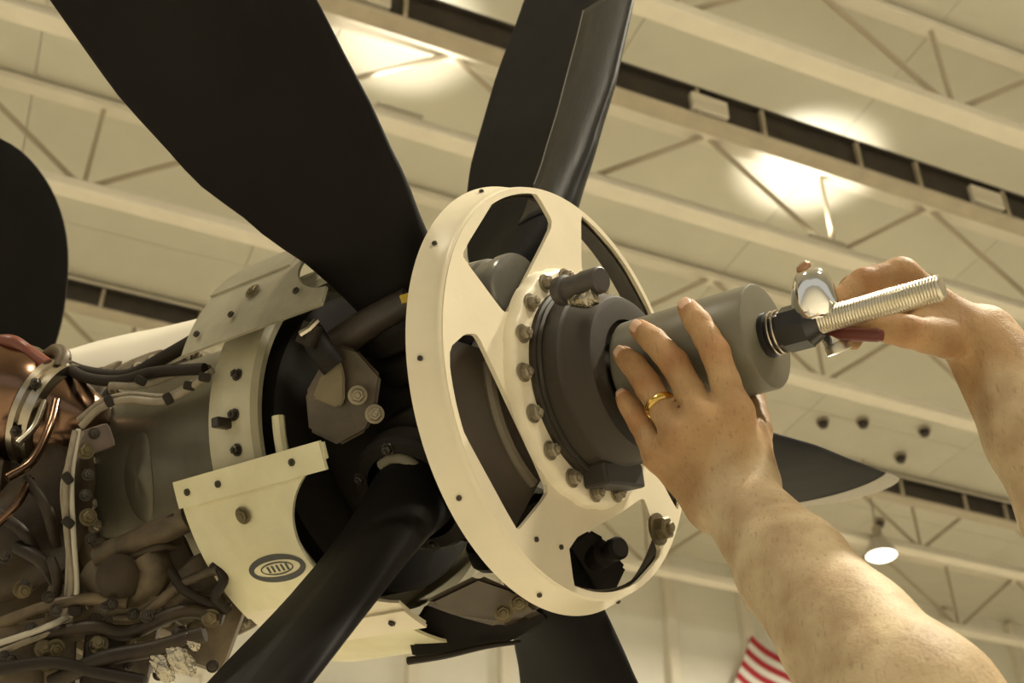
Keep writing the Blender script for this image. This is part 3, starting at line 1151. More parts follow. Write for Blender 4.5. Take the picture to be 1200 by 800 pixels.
# doubler strip along the top edge of the stamped segment, and a hem on the upper segment
strip(sB, RSH, 92.6, 99.2, -0.3225, -0.1290, M['primer'], 0.0035)
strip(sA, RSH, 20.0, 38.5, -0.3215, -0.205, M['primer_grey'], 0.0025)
strip(sC, RSH, 139.0, 147.4, -0.319, -0.1375, M['cream'], 0.003)


def shell_fastener(parent, ang, z, me, material):
    p = polar(RSH + 0.0028, ang, z)
    return put('fastener', me, material, parent, frame_to(p, p + polar(1, ang)))


fast = bolt_mesh('fastener', 0.0034, 0.003, False, 12)
dz = bolt_mesh('fastener', 0.0062, 0.0028, True, 6)
for a, z in ((95.8, -0.305), (95.9, -0.262), (95.6, -0.165)):
    shell_fastener(sB, a, z, fast, M['bolt_dark'])
shell_fastener(sB, 104.5, -0.245, dz, M['bolt'])
for a, z in ((55, -0.300), (52.5, -0.255), (53, -0.165)):
    shell_fastener(sA, a, z, fast, M['bolt_dark'])
shell_fastener(sA, 45.5, -0.240, dz, M['bolt'])
for a, z in ((142.5, -0.163), (142.5, -0.28)):
    shell_fastener(sC, a, z, fast, M['bolt_dark'])
# oval ink stamp: rings and lettering strokes lying on the segment
bm = bmesh.new()


def stamp_pt(x, z):
    # x round the drum in metres, z along the shaft, about the stamp centre
    return polar(RSH + 0.0004, 119.5 + math.degrees(x / RSH), -0.2385 + z)


def stamp_ring(a_, b_, w_):
    n = 40
    A = [bm.verts.new(stamp_pt(b_ * math.sin(2 * PI * k / n), a_ * math.cos(2 * PI * k / n))) for k in range(n)]
    B = [bm.verts.new(stamp_pt((b_ - w_) * math.sin(2 * PI * k / n), (a_ - w_) * math.cos(2 * PI * k / n))) for k in range(n)]
    for k in range(n):
        j = (k + 1) % n
        bm.faces.new((A[k], A[j], B[j], B[k]))


stamp_ring(0.036, 0.0150, 0.0062)
stamp_ring(0.0210, 0.0070, 0.0016)
for k in range(5):
    zz = -0.012 + 0.006 * k
    q = [stamp_pt(-0.0035, zz), stamp_pt(-0.0035, zz + 0.0028), stamp_pt(0.0035, zz + 0.0028), stamp_pt(0.0035, zz)]
    bm.faces.new([bm.verts.new(p) for p in q])
obj('oval_stamp', bm, M['ink'], sB)

# rear bulkhead ring of the spinner
bm = bmesh.new()
add_lathe(bm, [(0.155, -0.305), (0.186, -0.305), (0.191, -0.301), (0.192, -0.292), (0.192, -0.252), (0.190, -0.244), (0.183, -0.241), (0.176, -0.243), (0.176, -0.292), (0.155, -0.294)], seg=120)
rb = obj('rear_bulkhead', bm, mat('bulkhead_primer', (0.50, 0.46, 0.32), 0.42, col2=(0.38, 0.34, 0.22), vscale=10), prop, True)
rb['label'] = 'pale primed ring behind the blades'
bm = bmesh.new()
add_lathe(bm, [(0.08, -0.302), (0.156, -0.302), (0.156, -0.296), (0.08, -0.296)], seg=80)
obj('bulkhead_web', bm, M['hub'], prop, True)
bm = bmesh.new()
add_lathe(bm, [(0.095, -0.235), (0.150, -0.240), (0.158, -0.246), (0.158, -0.292), (0.09, -0.294)], seg=80)
obj('bearing_ring', bm, M['hub'], prop, True)
bm = bmesh.new()
for k in range(1):
    add_box(bm, (0.010, 0.030, 0.010), Matrix.Translation(polar(0.194, 80, -0.272)) @ Matrix.Rotation(math.radians(80), 4, 'Z'), 0.002)
obj('clip', bm, M['bolt_dark'], rb)
for ang in (66, 78, 88):
    p = polar(0.1925, ang, -0.262)
    put('bolt', boltS, M['bolt'], rb, frame_to(p, p + polar(1, ang)))
bm = bmesh.new()
add_tube(bm, spline([polar(0.172, 80 + k * 4, -0.225) for k in range(5)], 4), 0.006, 8)
obj('slip_ring_brush', bm, M['primer'], prop, True)

# ================================================================== THE ENGINE behind
eng = thing('turboprop_engine', 'uncowled turboprop engine with grey gearbox, copper duct and wiring', 'engine', PF)
bm = bmesh.new()
add_lathe(bm, [(0.09, -0.335), (0.138, -0.335), (0.146, -0.342), (0.147, -0.40), (0.149, -0.47), (0.150, -0.515), (0.156, -0.528), (0.158, -0.535)], seg=90)
gb = obj('gearbox_drum', bm, M['barrel'], eng, True)
bm = bmesh.new()
add_lathe(bm, [(0.150, -0.533), (0.172, -0.535), (0.174, -0.539), (0.174, -0.560), (0.171, -0.565), (0.150, -0.566)], seg=90)
fl1 = obj('flange', bm, M['case_grey'], eng, True)
for k in range(44):
    p = polar(0.162, k * 360 / 44, -0.534)
    put('bolt', boltM, M['bolt'], fl1, Matrix.Translation(p) @ Matrix.Rotation(k, 4, 'Z'))
bm = bmesh.new()
add_lathe(bm, [(0.150, -0.56), (0.166, -0.575), (0.178, -0.62), (0.186, -0.68), (0.205, -0.76), (0.222, -0.82), (0.226, -0.90), (0.222, -1.05), (0.19, -1.25), (0.0, -1.3)], seg=90)
case = obj('engine_case', bm, M['case'], eng, True)
for z in (-0.60, -0.66, -0.74, -0.86):
    bm = bmesh.new()
    rr0 = {-0.60: 0.176, -0.66: 0.190, -0.74: 0.206, -0.86: 0.232}[z]
    add_lathe(bm, [(rr0 - 0.015, z - 0.006), (rr0, z - 0.006), (rr0 + 0.002, z), (rr0, z + 0.006), (rr0 - 0.015, z + 0.006)], seg=90)
    obj('case_rib', bm, M['case_grey'] if z > -0.7 else M['steel'], case, True)
# slightly raised oval imitating a pale reflection on the drum
bm = bmesh.new()
n = 36
rows = []
for s_, h_ in ((1.0, 0.0), (0.97, 0.004), (0.86, 0.006), (0.0, 0.007)):
    rows.append([bm.verts.new(polar(0.1465 + h_ * 0.6, 84 + math.degrees(0.050 * s_ * math.sin(2 * PI * k / n) / 0.148), -0.465 + 0.024 * s_ * math.cos(2 * PI * k / n))) for k in range(n)])
for A, B in zip(rows, rows[1:]):
    for k in range(n):
        j = (k + 1) % n
        bm.faces.new((A[k], A[j], B[j], B[k]))
obj('reflection_oval', bm, M['barrel'], gb, True)


# copper duct at the upper left
p0, p1 = L(-95, 432, 1.42), L(112, 505, 1.38)
ax = frame_to(p0, p1)
ln = (p1 - p0).length
bm = bmesh.new()
add_lathe(bm, [(0.066, 0.0), (0.065, ln * 0.55), (0.060, ln * 0.66), (0.052, ln * 0.70)], ax, 48)
du = obj('copper_duct', bm, M['copper'], eng, True)
bm = bmesh.new()
add_lathe(bm, [(0.050, ln * 0.685), (0.058, ln * 0.69), (0.062, ln * 0.70), (0.062, ln * 0.73), (0.057, ln * 0.74), (0.057, ln * 0.765), (0.061, ln * 0.775), (0.061, ln * 0.80), (0.050, ln * 0.81)], ax, 48)
obj('clamp_band', bm, M['steel'], du, True)
bm = bmesh.new()
add_lathe(bm, [(0.050, ln * 0.80), (0.046, ln * 0.86), (0.036, ln * 0.98), (0.030, ln * 1.0), (0, ln * 1.0)], ax, 48)
obj('duct_nozzle', bm, M['copper'], du, True)
for k in range(7):
    q = ax @ Matrix.Rotation(k * 0.9, 4, 'Z') @ Matrix.Translation((0.061, 0, ln * 0.752))
    put('bolt', boltS, M['brass'] if k % 2 else M['steel'], du, q @ Matrix.Rotation(PI / 2, 4, 'Y'))
bm = bmesh.new()
add_tube(bm, spline([L(70, 432, 1.38), L(74, 418, 1.39), L(66, 412, 1.40), L(50, 420, 1.41), L(20, 410, 1.42), L(-20, 402, 1.43)], 6), 0.009, 12)
obj('pipe_elbow', bm, M['case_grey'], eng, True)
bm = bmesh.new()
add_tube(bm, spline([L(-30, 405, 1.40), L(10, 400, 1.38), L(32, 412, 1.38), L(55, 428, 1.37)], 6), 0.008, 10)
obj('pipe', bm, mat('pipe_red_brown', (0.16, 0.045, 0.025), 0.35), eng, True)

# dark curved intake duct, lower left
bm = bmesh.new()
add_tube(bm, spline([L(-60, 640, 1.36), L(0, 640, 1.36), L(45, 610, 1.36), L(66, 560, 1.37), L(74, 520, 1.38)], 8), [0.075, 0.030], 24)
obj('intake_duct', bm, M['case'], eng, True)
for pts, r_, m_ in (
        ([L(8, 560, 1.25), L(38, 540, 1.27), L(58, 500, 1.30), L(66, 470, 1.33)], 0.0045, 'copper'),
        ([L(-5, 615, 1.24), L(20, 590, 1.25), L(36, 560, 1.27)], 0.0045, 'copper'),
        ([L(20, 520, 1.30), L(40, 500, 1.32), L(52, 470, 1.34)], 0.004, 'steel'),
        ([L(88, 505, 1.24), L(78, 560, 1.22), L(78, 620, 1.22), L(84, 680, 1.22), L(76, 722, 1.22)], 0.003, 'wire'),
        ([L(92, 503, 1.245), L(84, 560, 1.225), L(86, 625, 1.22), L(90, 690, 1.22), L(82, 724, 1.22)], 0.0026, 'wire_white'),
        ([L(97, 506, 1.25), L(74, 566, 1.23), L(80, 640, 1.225), L(78, 700, 1.225), L(74, 722, 1.22)], 0.0026, 'wire'),
        ([L(-10, 756, 1.20), L(25, 745, 1.20), L(60, 732, 1.20), L(80, 722, 1.22)], 0.003, 'wire_white'),
        ([L(-10, 768, 1.21), L(30, 752, 1.21), L(62, 740, 1.21), L(84, 726, 1.22)], 0.003, 'wire'),
        ([L(95, 500, 1.27), L(118, 478, 1.27), L(150, 468, 1.26), L(190, 470, 1.25), L(222, 455, 1.24), L(246, 438, 1.23)], 0.0038, 'wire'),
        ([L(92, 492, 1.29), L(120, 470, 1.28), L(152, 462, 1.27), L(195, 464, 1.26), L(226, 448, 1.25), L(250, 434, 1.24)], 0.003, 'wire'),
        ([L(70, 425, 1.40), L(100, 442, 1.36), L(140, 446, 1.34), L(180, 436, 1.31), L(240, 432, 1.28)], 0.0060, 'hose'),
        ([L(60, 420, 1.44), L(100, 436, 1.40), L(150, 440, 1.37), L(190, 420, 1.34), L(232, 396, 1.31)], 0.0075, 'hose'),
        ([L(130, 452, 1.34), L(170, 450, 1.32), L(210, 436, 1.31), L(245, 432, 1.29)], 0.0045, 'wire')):
    tube('cable' if m_ in ('wire', 'wire_white', 'hose') else 'pipe', pts, r_, M[m_], eng, 10, 6)
# black lacing ties round the harnesses
for x, y, d in ((80, 612, 1.215), (79, 560, 1.22), (88, 716, 1.215), (197, 467, 1.245), (240, 442, 1.23), (165, 446, 1.30), (128, 470, 1.265), (222, 452, 1.24)):
    bm = bmesh.new()
    p = L(x, y, d)
    add_box(bm, (0.012, 0.009, 0.012), frame_to(p, p + cam_normal(p)) @ Matrix.Rotation(random.random() * 2, 4, 'Z'), 0.003)
    obj('cable_tie', bm, M['hose'], eng, True)
# rows of bolts, nuts and little brackets on the case face
for x, y, d in ((110, 508, 1.285), (100, 528, 1.275), (103, 556, 1.27), (100, 580, 1.265), (103, 606, 1.26), (106, 632, 1.26), (115, 655, 1.262), (122, 676, 1.265), (134, 690, 1.27)):
    p = L(x, y, d)
    put('bolt', boltE1 if y % 3 else boltE2, M['case'] if y % 2 else M['bolt_dark'], eng, frame_to(p, p + cam_normal(p) * 0.8 + Vector((0, 0, 0.5))))
bm = bmesh.new()
p = L(112, 515, 1.30)
add_box(bm, (0.026, 0.034, 0.022), frame_to(p, p + cam_normal(p)), 0.006)
obj('bracket', bm, mat('bracket_mauve', (0.12, 0.085, 0.07), 0.45, var=0.2), eng, True)
# horizontal drain pipe below the drum
bm = bmesh.new()
add_tube(bm, spline([L(118, 652, 1.26), L(150, 640, 1.245), L(185, 624, 1.23), L(222, 606, 1.22)], 5), 0.013, 14)
obj('pipe', bm, M['case_grey'], eng, True)
bm = bmesh.new()
add_tube(bm, spline([L(122, 640, 1.25), L(160, 624, 1.235), L(205, 604, 1.215)], 5), 0.0030, 8)
obj('pipe', bm, M['hose'], eng, True)
# pump elbow
bm = bmesh.new()
add_tube(bm, spline([L(118, 668, 1.27), L(140, 694, 1.25), L(168, 690, 1.24), L(182, 668, 1.235), L(172, 648, 1.235)], 7), [0.022, 0.015], 18)
obj('pump_elbow', bm, M['case_grey'], eng, True)
bm = bmesh.new()
p = L(140, 676, 1.235)
add_lathe(bm, [(0, 0.0), (0.020, 0.0), (0.022, 0.004), (0.022, 0.016), (0.014, 0.022), (0, 0.022)], frame_to(p, p + cam_normal(p)), 24)
obj('pump_cap', bm, M['case'], eng, True)
# lower castings
random.seed(11)
for x, y, d, sx, sy, sz, a, m_ in ((20, 690, 1.36, .14, .10, .05, .3, 'case'), (160, 735, 1.27, .15, .045, .06, -.35, 'case_grey'), (70, 770, 1.25, .14, .030, .05, -.15, 'case_grey'),
                                   (225, 690, 1.26, .05, .065, .05, .5, 'case_grey'), (195, 655, 1.27, .05, .05, .05, .2, 'case'), (250, 735, 1.28, .08, .05, .05, -.5, 'case_grey'),
                                   (120, 790, 1.24, .12, .04, .05, -.2, 'case'), (20, 790, 1.24, .10, .05, .05, .0, 'case_grey')):
    bm = bmesh.new()
    p = L(x, y, d)
    add_box(bm, (sx, sy, sz), frame_to(p, p + cam_normal(p)) @ Matrix.Rotation(a, 4, 'Z'), min(sx, sy, sz) * 0.28)
    obj('casting', bm, M[m_], eng, True)
for pts, r_, m_ in (
        ([L(135, 726, 1.225), L(165, 722, 1.22), L(205, 690, 1.215), L(240, 672, 1.21), L(256, 668, 1.205)], 0.005, 'case_grey'),
        ([L(200, 668, 1.22), L(215, 690, 1.21), L(245, 706, 1.21), L(270, 712, 1.21)], 0.005, 'hose'),
        ([L(40, 745, 1.215), L(110, 735, 1.21), L(150, 742, 1.21), L(215, 716, 1.21), L(262, 724, 1.21)], 0.007, 'case'),
        ([L(60, 800, 1.19), L(120, 772, 1.19), L(180, 760, 1.19), L(240, 742, 1.19)], 0.008, 'case'),
        ([L(0, 730, 1.23), L(50, 712, 1.22), L(100, 702, 1.22), L(150, 706, 1.22)], 0.006, 'case_grey'),
        ([L(-10, 785, 1.19), L(60, 776, 1.185), L(110, 786, 1.185), L(170, 798, 1.18)], 0.006, 'hose'),
        ([L(250, 660, 1.21), L(262, 678, 1.205), L(252, 700, 1.205), L(268, 716, 1.21)], 0.005, 'hose')):
    tube('pipe' if m_ != 'hose' else 'cable', pts, r_, M[m_], eng, 10, 6)
for k in range(26):
    x = random.uniform(5, 250)
    y = random.uniform(705, 795) if x > 60 else random.uniform(640, 790)
    p = L(x, y, 1.205)
    put('bolt', random.choice((boltE1, boltE2, boltE1)), M['case_grey'], eng, frame_to(p, p + cam_normal(p) + Vector((random.uniform(-.4, .4), random.uniform(-.4, .4), 0.2))))
pts = [L(x, y, d) for x, y, d in ((-10, 735, 1.245), (60, 722, 1.235), (130, 708, 1.23), (200, 690, 1.225), (262, 690, 1.22), (268, 712, 1.22), (200, 722, 1.225), (120, 744, 1.23), (50, 760, 1.235), (-10, 776, 1.24))]
bm = plate_from(pts, 0.05, cam_normal(pts[2]))
bmesh.ops.bevel(bm, geom=bm.edges[:], offset=0.004, segments=2, affect='EDGES')
ledge = obj('mount_ledge', bm, M['case_grey'], eng, True)
for k in range(9):
    f_ = k / 8
    p = L(10 + 235 * f_, 752 - 48 * f_, 1.236 - 0.016 * f_)
    put('bolt', boltE1, M['bolt_dark'] if k % 2 else M['bolt'], ledge, frame_to(p, p + cam_normal(p)))
for (xa, ya, xb, yb, d_, r_) in ((30, 560, 66, 640, 1.27, 0.006), (20, 640, 70, 690, 1.27, 0.007), (-5, 600, 50, 662, 1.28, 0.006), (150, 655, 205, 640, 1.235, 0.004), (60, 655, 62, 720, 1.25, 0.005)):
    tube('pipe', [L(xa, ya, d_), L((xa + xb) / 2 + 6, (ya + yb) / 2 - 6, d_ - 0.012), L(xb, yb, d_)], r_, M['case'], eng, 10, 5)
# crumpled foil shields
for x, y, sx in ((212, 772, .035), (190, 782, .030), (225, 752, .018)):
    bm = bmesh.new()
    bmesh.ops.create_icosphere(bm, subdivisions=3, radius=0.5)
    p = L(x, y, 1.185)
    for v_ in bm.verts:
        v_.co *= 1 + random.uniform(-.18, .18)
        v_.co = Vector((v_.co.x * sx, v_.co.y * sx * 0.55, v_.co.z * sx * 0.3))
    bmesh.ops.transform(bm, matrix=frame_to(p, p + cam_normal(p)) @ Matrix.Rotation(0.5, 4, 'Z'), verts=bm.verts[:])
    obj('foil_shield', bm, M['foil'], eng)
# white upper cowl lip
bm = bmesh.new()
edge_lo = [L(62, 432, 1.56), L(100, 440, 1.54), L(140, 440, 1.52), L(185, 428, 1.50), L(262, 392, 1.46)]
edge_hi = [L(62, 416, 1.60), L(105, 402, 1.60), L(150, 391, 1.59), L(190, 383, 1.58), L(262, 366, 1.56)]
A = spline(edge_lo, 5)
B = spline(edge_hi, 5)
rows = []
for a, b in zip(A, B):
    rows.append([bm.verts.new(a.lerp(b, t) + Vector((-0.006, 0.008, 0)) * math.sin(PI * t)) for t in (0, .2, .4, .6, .8, 1)])
for R0, R1 in zip(rows, rows[1:]):
    for k in range(5):
        bm.faces.new((R0[k], R0[k + 1], R1[k + 1], R1[k]))
r = bmesh.ops.extrude_face_region(bm, geom=bm.faces[:])
bmesh.ops.translate(bm, vec=(0.004, -0.004, 0), verts=[g for g in r['geom'] if isinstance(g, bmesh.types.BMVert)])
obj('cowl_lip', bm, M['cowl'], eng, True)['label'] = 'white cowling lip on top of the engine'

# ================================================================== SECOND PROPELLER: one blade reaches in from the left
pm = CAMM @ Matrix.Translation(((-162 - 600) / FPX * 2.3, -(345 - 400) / FPX * 2.3, -2.3)) @ Matrix.Rotation(math.radians(-14), 4, 'Z') @ Matrix.Rotation(math.radians(8), 4, 'Y')
p2 = thing('propeller', 'dark round-tipped propeller blade cut off by the left edge, behind the engine', 'propeller', pm)
bm = bmesh.new()
outl = [(-0.75, 0.05), (-0.55, 0.13), (-0.30, 0.24), (0.0, 0.33), (0.16, 0.335), (0.255, 0.285), (0.318, 0.19), (0.345, 0.06), (0.340, -0.06), (0.315, -0.17), (0.26, -0.26), (0.15, -0.32), (0.0, -0.33), (-0.30, -0.26), (-0.55, -0.15), (-0.75, -0.05)]
oc = spline([(x, y, 0) for x, y in outl] + [(outl[0][0], outl[0][1], 0)], 5)[:-1]
cx = -0.05
rings = []
for s_, z_ in ((1.0, 0.0), (0.97, 0.006), (0.85, 0.013), (0.5, 0.02), (0.2, 0.023)):
    rings.append([bm.verts.new((cx + (p.x - cx) * (s_ * 0.5 + 0.5 if s_ < 0.9 and p.x < -0.5 else s_), p.y * s_, z_)) for p in oc])
for A, B in zip(rings, rings[1:]):
    for k in range(len(A)):
        j = (k + 1) % len(A)
        bm.faces.new((A[k], A[j], B[j], B[k]))
bm.faces.new(rings[-1])
bot = [[v_ for v_ in rings[0]]]
rb_ = [bm.verts.new((v_.co.x, v_.co.y, -0.008)) for v_ in rings[0]]
for k in range(len(rb_)):
    j = (k + 1) % len(rb_)
    bm.faces.new((rings[0][k], rings[0][j], rb_[j], rb_[k]))
bm.faces.new(rb_)
obj('blade', bm, M['black'], p2, True)
bm = bmesh.new()
add_lathe(bm, [(0, -0.20), (0.12, -0.20), (0.14, -0.16), (0.14, 0.05), (0.10, 0.18), (0.04, 0.26), (0, 0.27)], Matrix.Translation((-0.85, 0, 0)), 40)
obj('spinner', bm, M['cream'], p2, True)

# ================================================================== THE TOOL on the shaft
tool = thing('puller_tool', 'grey cylindrical puller tool with threaded rod, held against the dome', 'tool', PF @ Matrix.Translation((0, 0, 0.0635)))
TZ = 0.0635
bm = bmesh.new()
add_lathe(bm, [(0, 0.0005), (0.0445, 0.0005), (0.0465, 0.003), (0.0470, 0.060), (0.0470, 0.131), (0.0460, 0.1325), (0.0435, 0.1332), (0, 0.1332)], seg=72)
obj('cylinder_body', bm, M['tool'], tool, True)
bm = bmesh.new()
zc0 = 0.1334
add_lathe(bm, [(0, zc0), (0.0195, zc0), (0.0200, zc0 + 0.002), (0.0200, zc0 + 0.005), (0.0178, zc0 + 0.006), (0.0178, zc0 + 0.008)], seg=40)
obj('collar', bm, M['tool_dark'], tool, True)
for k in (0, 1):
    bm = bmesh.new()
    zz = zc0 + 0.0075 + 0.0045 * k
    add_lathe(bm, [(0.0165, zz), (0.0190, zz + 0.0003), (0.0196, zz + 0.0012), (0.0190, zz + 0.0022), (0.0165, zz + 0.0025)], seg=40)
    obj('snap_ring', bm, M['steel'], tool, True)
bm = bmesh.new()
add_lathe(bm, [(0.0175, zc0 + 0.008), (0.0175, zc0 + 0.018), (0.0198, zc0 + 0.0185), (0.0200, zc0 + 0.040), (0.0185, zc0 + 0.0415), (0.0165, zc0 + 0.046), (0.013, zc0 + 0.050), (0, zc0 + 0.050)], seg=8)
obj('coupling', bm, M['tool_dark'], tool, True)
# threaded rod: a true helix
bm = bmesh.new()
zr0, zr1 = zc0 + 0.040, 0.2860
pitch_, rmaj, rmin, seg = 0.0026, 0.0112, 0.0098, 28
nt_ = int((zr1 - zr0) / pitch_)
prev = None
stations = []
for k in range(nt_ * 4 + 1):
    stations.append(zr0 + (zr1 - zr0) * k / (nt_ * 4))
rings = []
for z in stations:
    ring = []
    for i in range(seg):
        a = 2 * PI * i / seg
        ph = ((z - zr0) / pitch_ + i / seg) % 1.0
        tri = 1 - abs(2 * ph - 1)
        ring.append(bm.verts.new(((rmin + (rmaj - rmin) * tri) * math.cos(a), (rmin + (rmaj - rmin) * tri) * math.sin(a), z)))
    rings.append(ring)
for A, B in zip(rings, rings[1:]):
    for i in range(seg):
        j = (i + 1) % seg
        bm.faces.new((A[i], A[j], B[j], B[i]))
bm.faces.new(rings[0])
tipc = [bm.verts.new((0.0085 * math.cos(2 * PI * i / seg), 0.0085 * math.sin(2 * PI * i / seg), zr1 + 0.0015)) for i in range(seg)]
for i in range(seg):
    j = (i + 1) % seg
    bm.faces.new((rings[-1][i], rings[-1][j], tipc[j], tipc[i]))
bm.faces.new(tipc)
obj('threaded_rod', bm, M['zinc'], tool, True)

# ------------------------------------------------------------------ wrench in the right hand
wo = W(968, 372, 1.088)
wr = thing('ratchet_wrench', 'chrome ratchet with dark red grip held behind the threaded rod', 'wrench', Matrix.Translation(wo))
woi = Matrix.Translation(-wo)


def WL(x, y, d):
    return woi @ W(x, y, d)


a0_, a1_ = WL(958, 372, 1.075), WL(948, 312, 1.075)
hl = (a1_ - a0_).length
bm = bmesh.new()
add_lathe(bm, [(0, 0.0), (0.017, 0.0), (0.0195, 0.003), (0.0200, hl * 0.30), (0.0180, hl * 0.58), (0.0145, hl * 0.82), (0.009, hl * 0.95), (0, hl)], frame_to(a0_, a1_), 20)
obj('ratchet_head', bm, M['chrome'], wr, True)
bm = bmesh.new()
add_lathe(bm, [(0, 0), (0.006, 0.0), (0.007, 0.003), (0.005, 0.006), (0, 0.007)], frame_to(WL(944, 316, 1.075), WL(934, 304, 1.075)), 16)
obj('selector_knob', bm, M['brass'], wr, True)
bm = bmesh.new()
add_tube(bm, [WL(966, 372, 1.092), WL(974, 390, 1.090), WL(983, 408, 1.085)], [0.010, 0.011], 14)
obj('drive_stem', bm, M['chrome'], wr, True)
bm = bmesh.new()
b0_, b1_ = WL(985, 391, 1.078), WL(1034, 393, 1.055)
gl = (b1_ - b0_).length
add_lathe(bm, [(0, -0.01), (0.0042, -0.01), (0.0050, 0.0), (0.0056, 0.004), (0.0058, gl - 0.004), (0.0045, gl), (0, gl)], frame_to(b0_, b1_), 16)
obj('grip', bm, M['red_grip'], wr, True)
bm = bmesh.new()
add_lathe(bm, [(0, 0), (0.010, 0), (0.011, 0.002), (0.011, 0.008), (0, 0.009)], frame_to(WL(980, 402, 1.085), WL(986, 416, 1.083)), 12)
obj('drive_socket', bm, M['zinc'], wr, True)


# ================================================================== THE MECHANIC
def smin(a, b, k):
    h = np.clip(0.5 + 0.5 * (b - a) / k, 0, 1)
    return b * (1 - h) + a * h - k * h * (1 - h)


class Field:
    def __init__(self, lo, hi, h):
        self.lo = np.array(lo, np.float32)
        self.h = h
        self.n = tuple(int(math.ceil((b - a) / h)) + 1 for a, b in zip(lo, hi))
        self.ax = [self.lo[i] + h * np.arange(self.n[i], dtype=np.float32) for i in range(3)]

    def new(self):
        return np.full(self.n, 0.2, np.float32)

    def sub(self, lo, hi):
        s = []
        for i in range(3):
            a = int(np.clip(np.floor((lo[i] - self.lo[i]) / self.h), 0, self.n[i]))
            b = int(np.clip(np.ceil((hi[i] - self.lo[i]) / self.h) + 1, 0, self.n[i]))
            s.append(slice(a, b))
        return tuple(s)

    def capsule(self, F, a, b, ra, rb, k, flat=None):
        """tapered capsule; flat = (direction, factor): squeezes the section along a direction"""
        a = np.array(a, np.float32); b = np.array(b, np.float32)
        m = max(ra, rb) * (1.0 if flat is None else 1.9) + k + 0.02
        s = self.sub(np.minimum(a, b) - m, np.maximum(a, b) + m)
        if any(q.stop <= q.start for q in s):
            return
        X = self.ax[0][s[0]][:, None, None] - a[0]
        Y = self.ax[1][s[1]][None, :, None] - a[1]
        Z = self.ax[2][s[2]][None, None, :] - a[2]
        d = b - a
        t = np.clip((X * d[0] + Y * d[1] + Z * d[2]) / max(1e-9, float(d @ d)), 0, 1)
        dx, dy, dz_ = X - t * d[0], Y - t * d[1], Z - t * d[2]
        if flat is not None:
            fd = np.array(flat[0], np.float32); fd /= np.linalg.norm(fd)
            pr = dx * fd[0] + dy * fd[1] + dz_ * fd[2]
            g = flat[1] - 1.0
            dx, dy, dz_ = dx + pr * g * fd[0], dy + pr * g * fd[1], dz_ + pr * g * fd[2]
        D = np.sqrt(dx * dx + dy * dy + dz_ * dz_) - (ra + (rb - ra) * t)
        F[s] = smin(F[s], D, k) if k > 0 else np.minimum(F[s], D)

    def mesh(self, F):
        """naive surface nets"""
        S = F < 0
        nx, ny, nz = self.n
        cell = np.zeros((nx - 1, ny - 1, nz - 1), np.int8)
        for i in (0, 1):
            for j in (0, 1):
                for k in (0, 1):
                    cell += S[i:nx - 1 + i, j:ny - 1 + j, k:nz - 1 + k]
        act = (cell > 0) & (cell < 8)
        idx = np.full(act.shape, -1, np.int64)
        ci = np.argwhere(act)
        idx[act] = np.arange(len(ci))
        acc = np.zeros((len(ci), 3)); cnt = np.zeros(len(ci))
        corners = [(i, j, k) for i in (0, 1) for j in (0, 1) for k in (0, 1)]
        vals = {c: F[ci[:, 0] + c[0], ci[:, 1] + c[1], ci[:, 2] + c[2]] for c in corners}
        for c in corners:
            for ax_ in range(3):
                if c[ax_] == 0:
                    e = list(c); e[ax_] = 1; e = tuple(e)
                    v0, v1 = vals[c], vals[e]
                    m = (v0 < 0) != (v1 < 0)
                    t = np.where(m, v0 / np.where(m, v0 - v1, 1), 0)
                    p = np.zeros((len(ci), 3)) + np.array(c)
                    p[:, ax_] += t
                    acc += p * m[:, None]
                    cnt += m
        verts = (ci + acc / cnt[:, None]) * self.h + self.lo
        quads = []
        for ax_ in range(3):
            b_, c_ = (ax_ + 1) % 3, (ax_ + 2) % 3
            sl0 = [slice(None)] * 3; sl1 = [slice(None)] * 3
            sl0[ax_] = slice(0, -1); sl1[ax_] = slice(1, None)
            A, B = S[tuple(sl0)], S[tuple(sl1)]
            e = np.argwhere(A != B)
            ok = (e[:, b_] > 0) & (e[:, c_] > 0) & (e[:, b_] < self.n[b_] - 1) & (e[:, c_] < self.n[c_] - 1)
            e = e[ok]
            flip = A[e[:, 0], e[:, 1], e[:, 2]]
            q = []
            for ob, oc_ in ((-1, -1), (0, -1), (0, 0), (-1, 0)):
                g = e.copy(); g[:, b_] += ob; g[:, c_] += oc_
                q.append(idx[g[:, 0], g[:, 1], g[:, 2]])
            q = np.stack(q, 1)
            q[~flip] = q[~flip][:, ::-1]
            quads.append(q)
        return verts, np.concatenate(quads)


def cam_pt(x, y, d):
    return np.array([(x - 600) / FPX * d, -(y - 400) / FPX * d, -d])


def relax(verts, quads, it=2):
    n = len(verts)
    e = np.concatenate([quads[:, [0, 1]], quads[:, [1, 2]], quads[:, [2, 3]], quads[:, [3, 0]]])
    for _ in range(it):
        s = np.zeros_like(verts); c = np.zeros(n)
        np.add.at(s, e[:, 0], verts[e[:, 1]]); np.add.at(c, e[:, 0], 1)
        np.add.at(s, e[:, 1], verts[e[:, 0]]); np.add.at(c, e[:, 1], 1)
        verts = verts * 0.45 + 0.55 * s / c[:, None]
    return verts


def local_field(G, pts, pad):
    """a Field covering only a box of G's grid"""
    P = np.array(pts)
    s = G.sub(P.min(0) - pad, P.max(0) + pad)
    L_ = Field.__new__(Field)
    L_.h = G.h
    L_.lo = np.array([G.ax[i][s[i].start] for i in range(3)], np.float32)
    L_.ax = [G.ax[i][s[i]] for i in range(3)]
    L_.n = tuple(len(x) for x in L_.ax)
    return s, L_


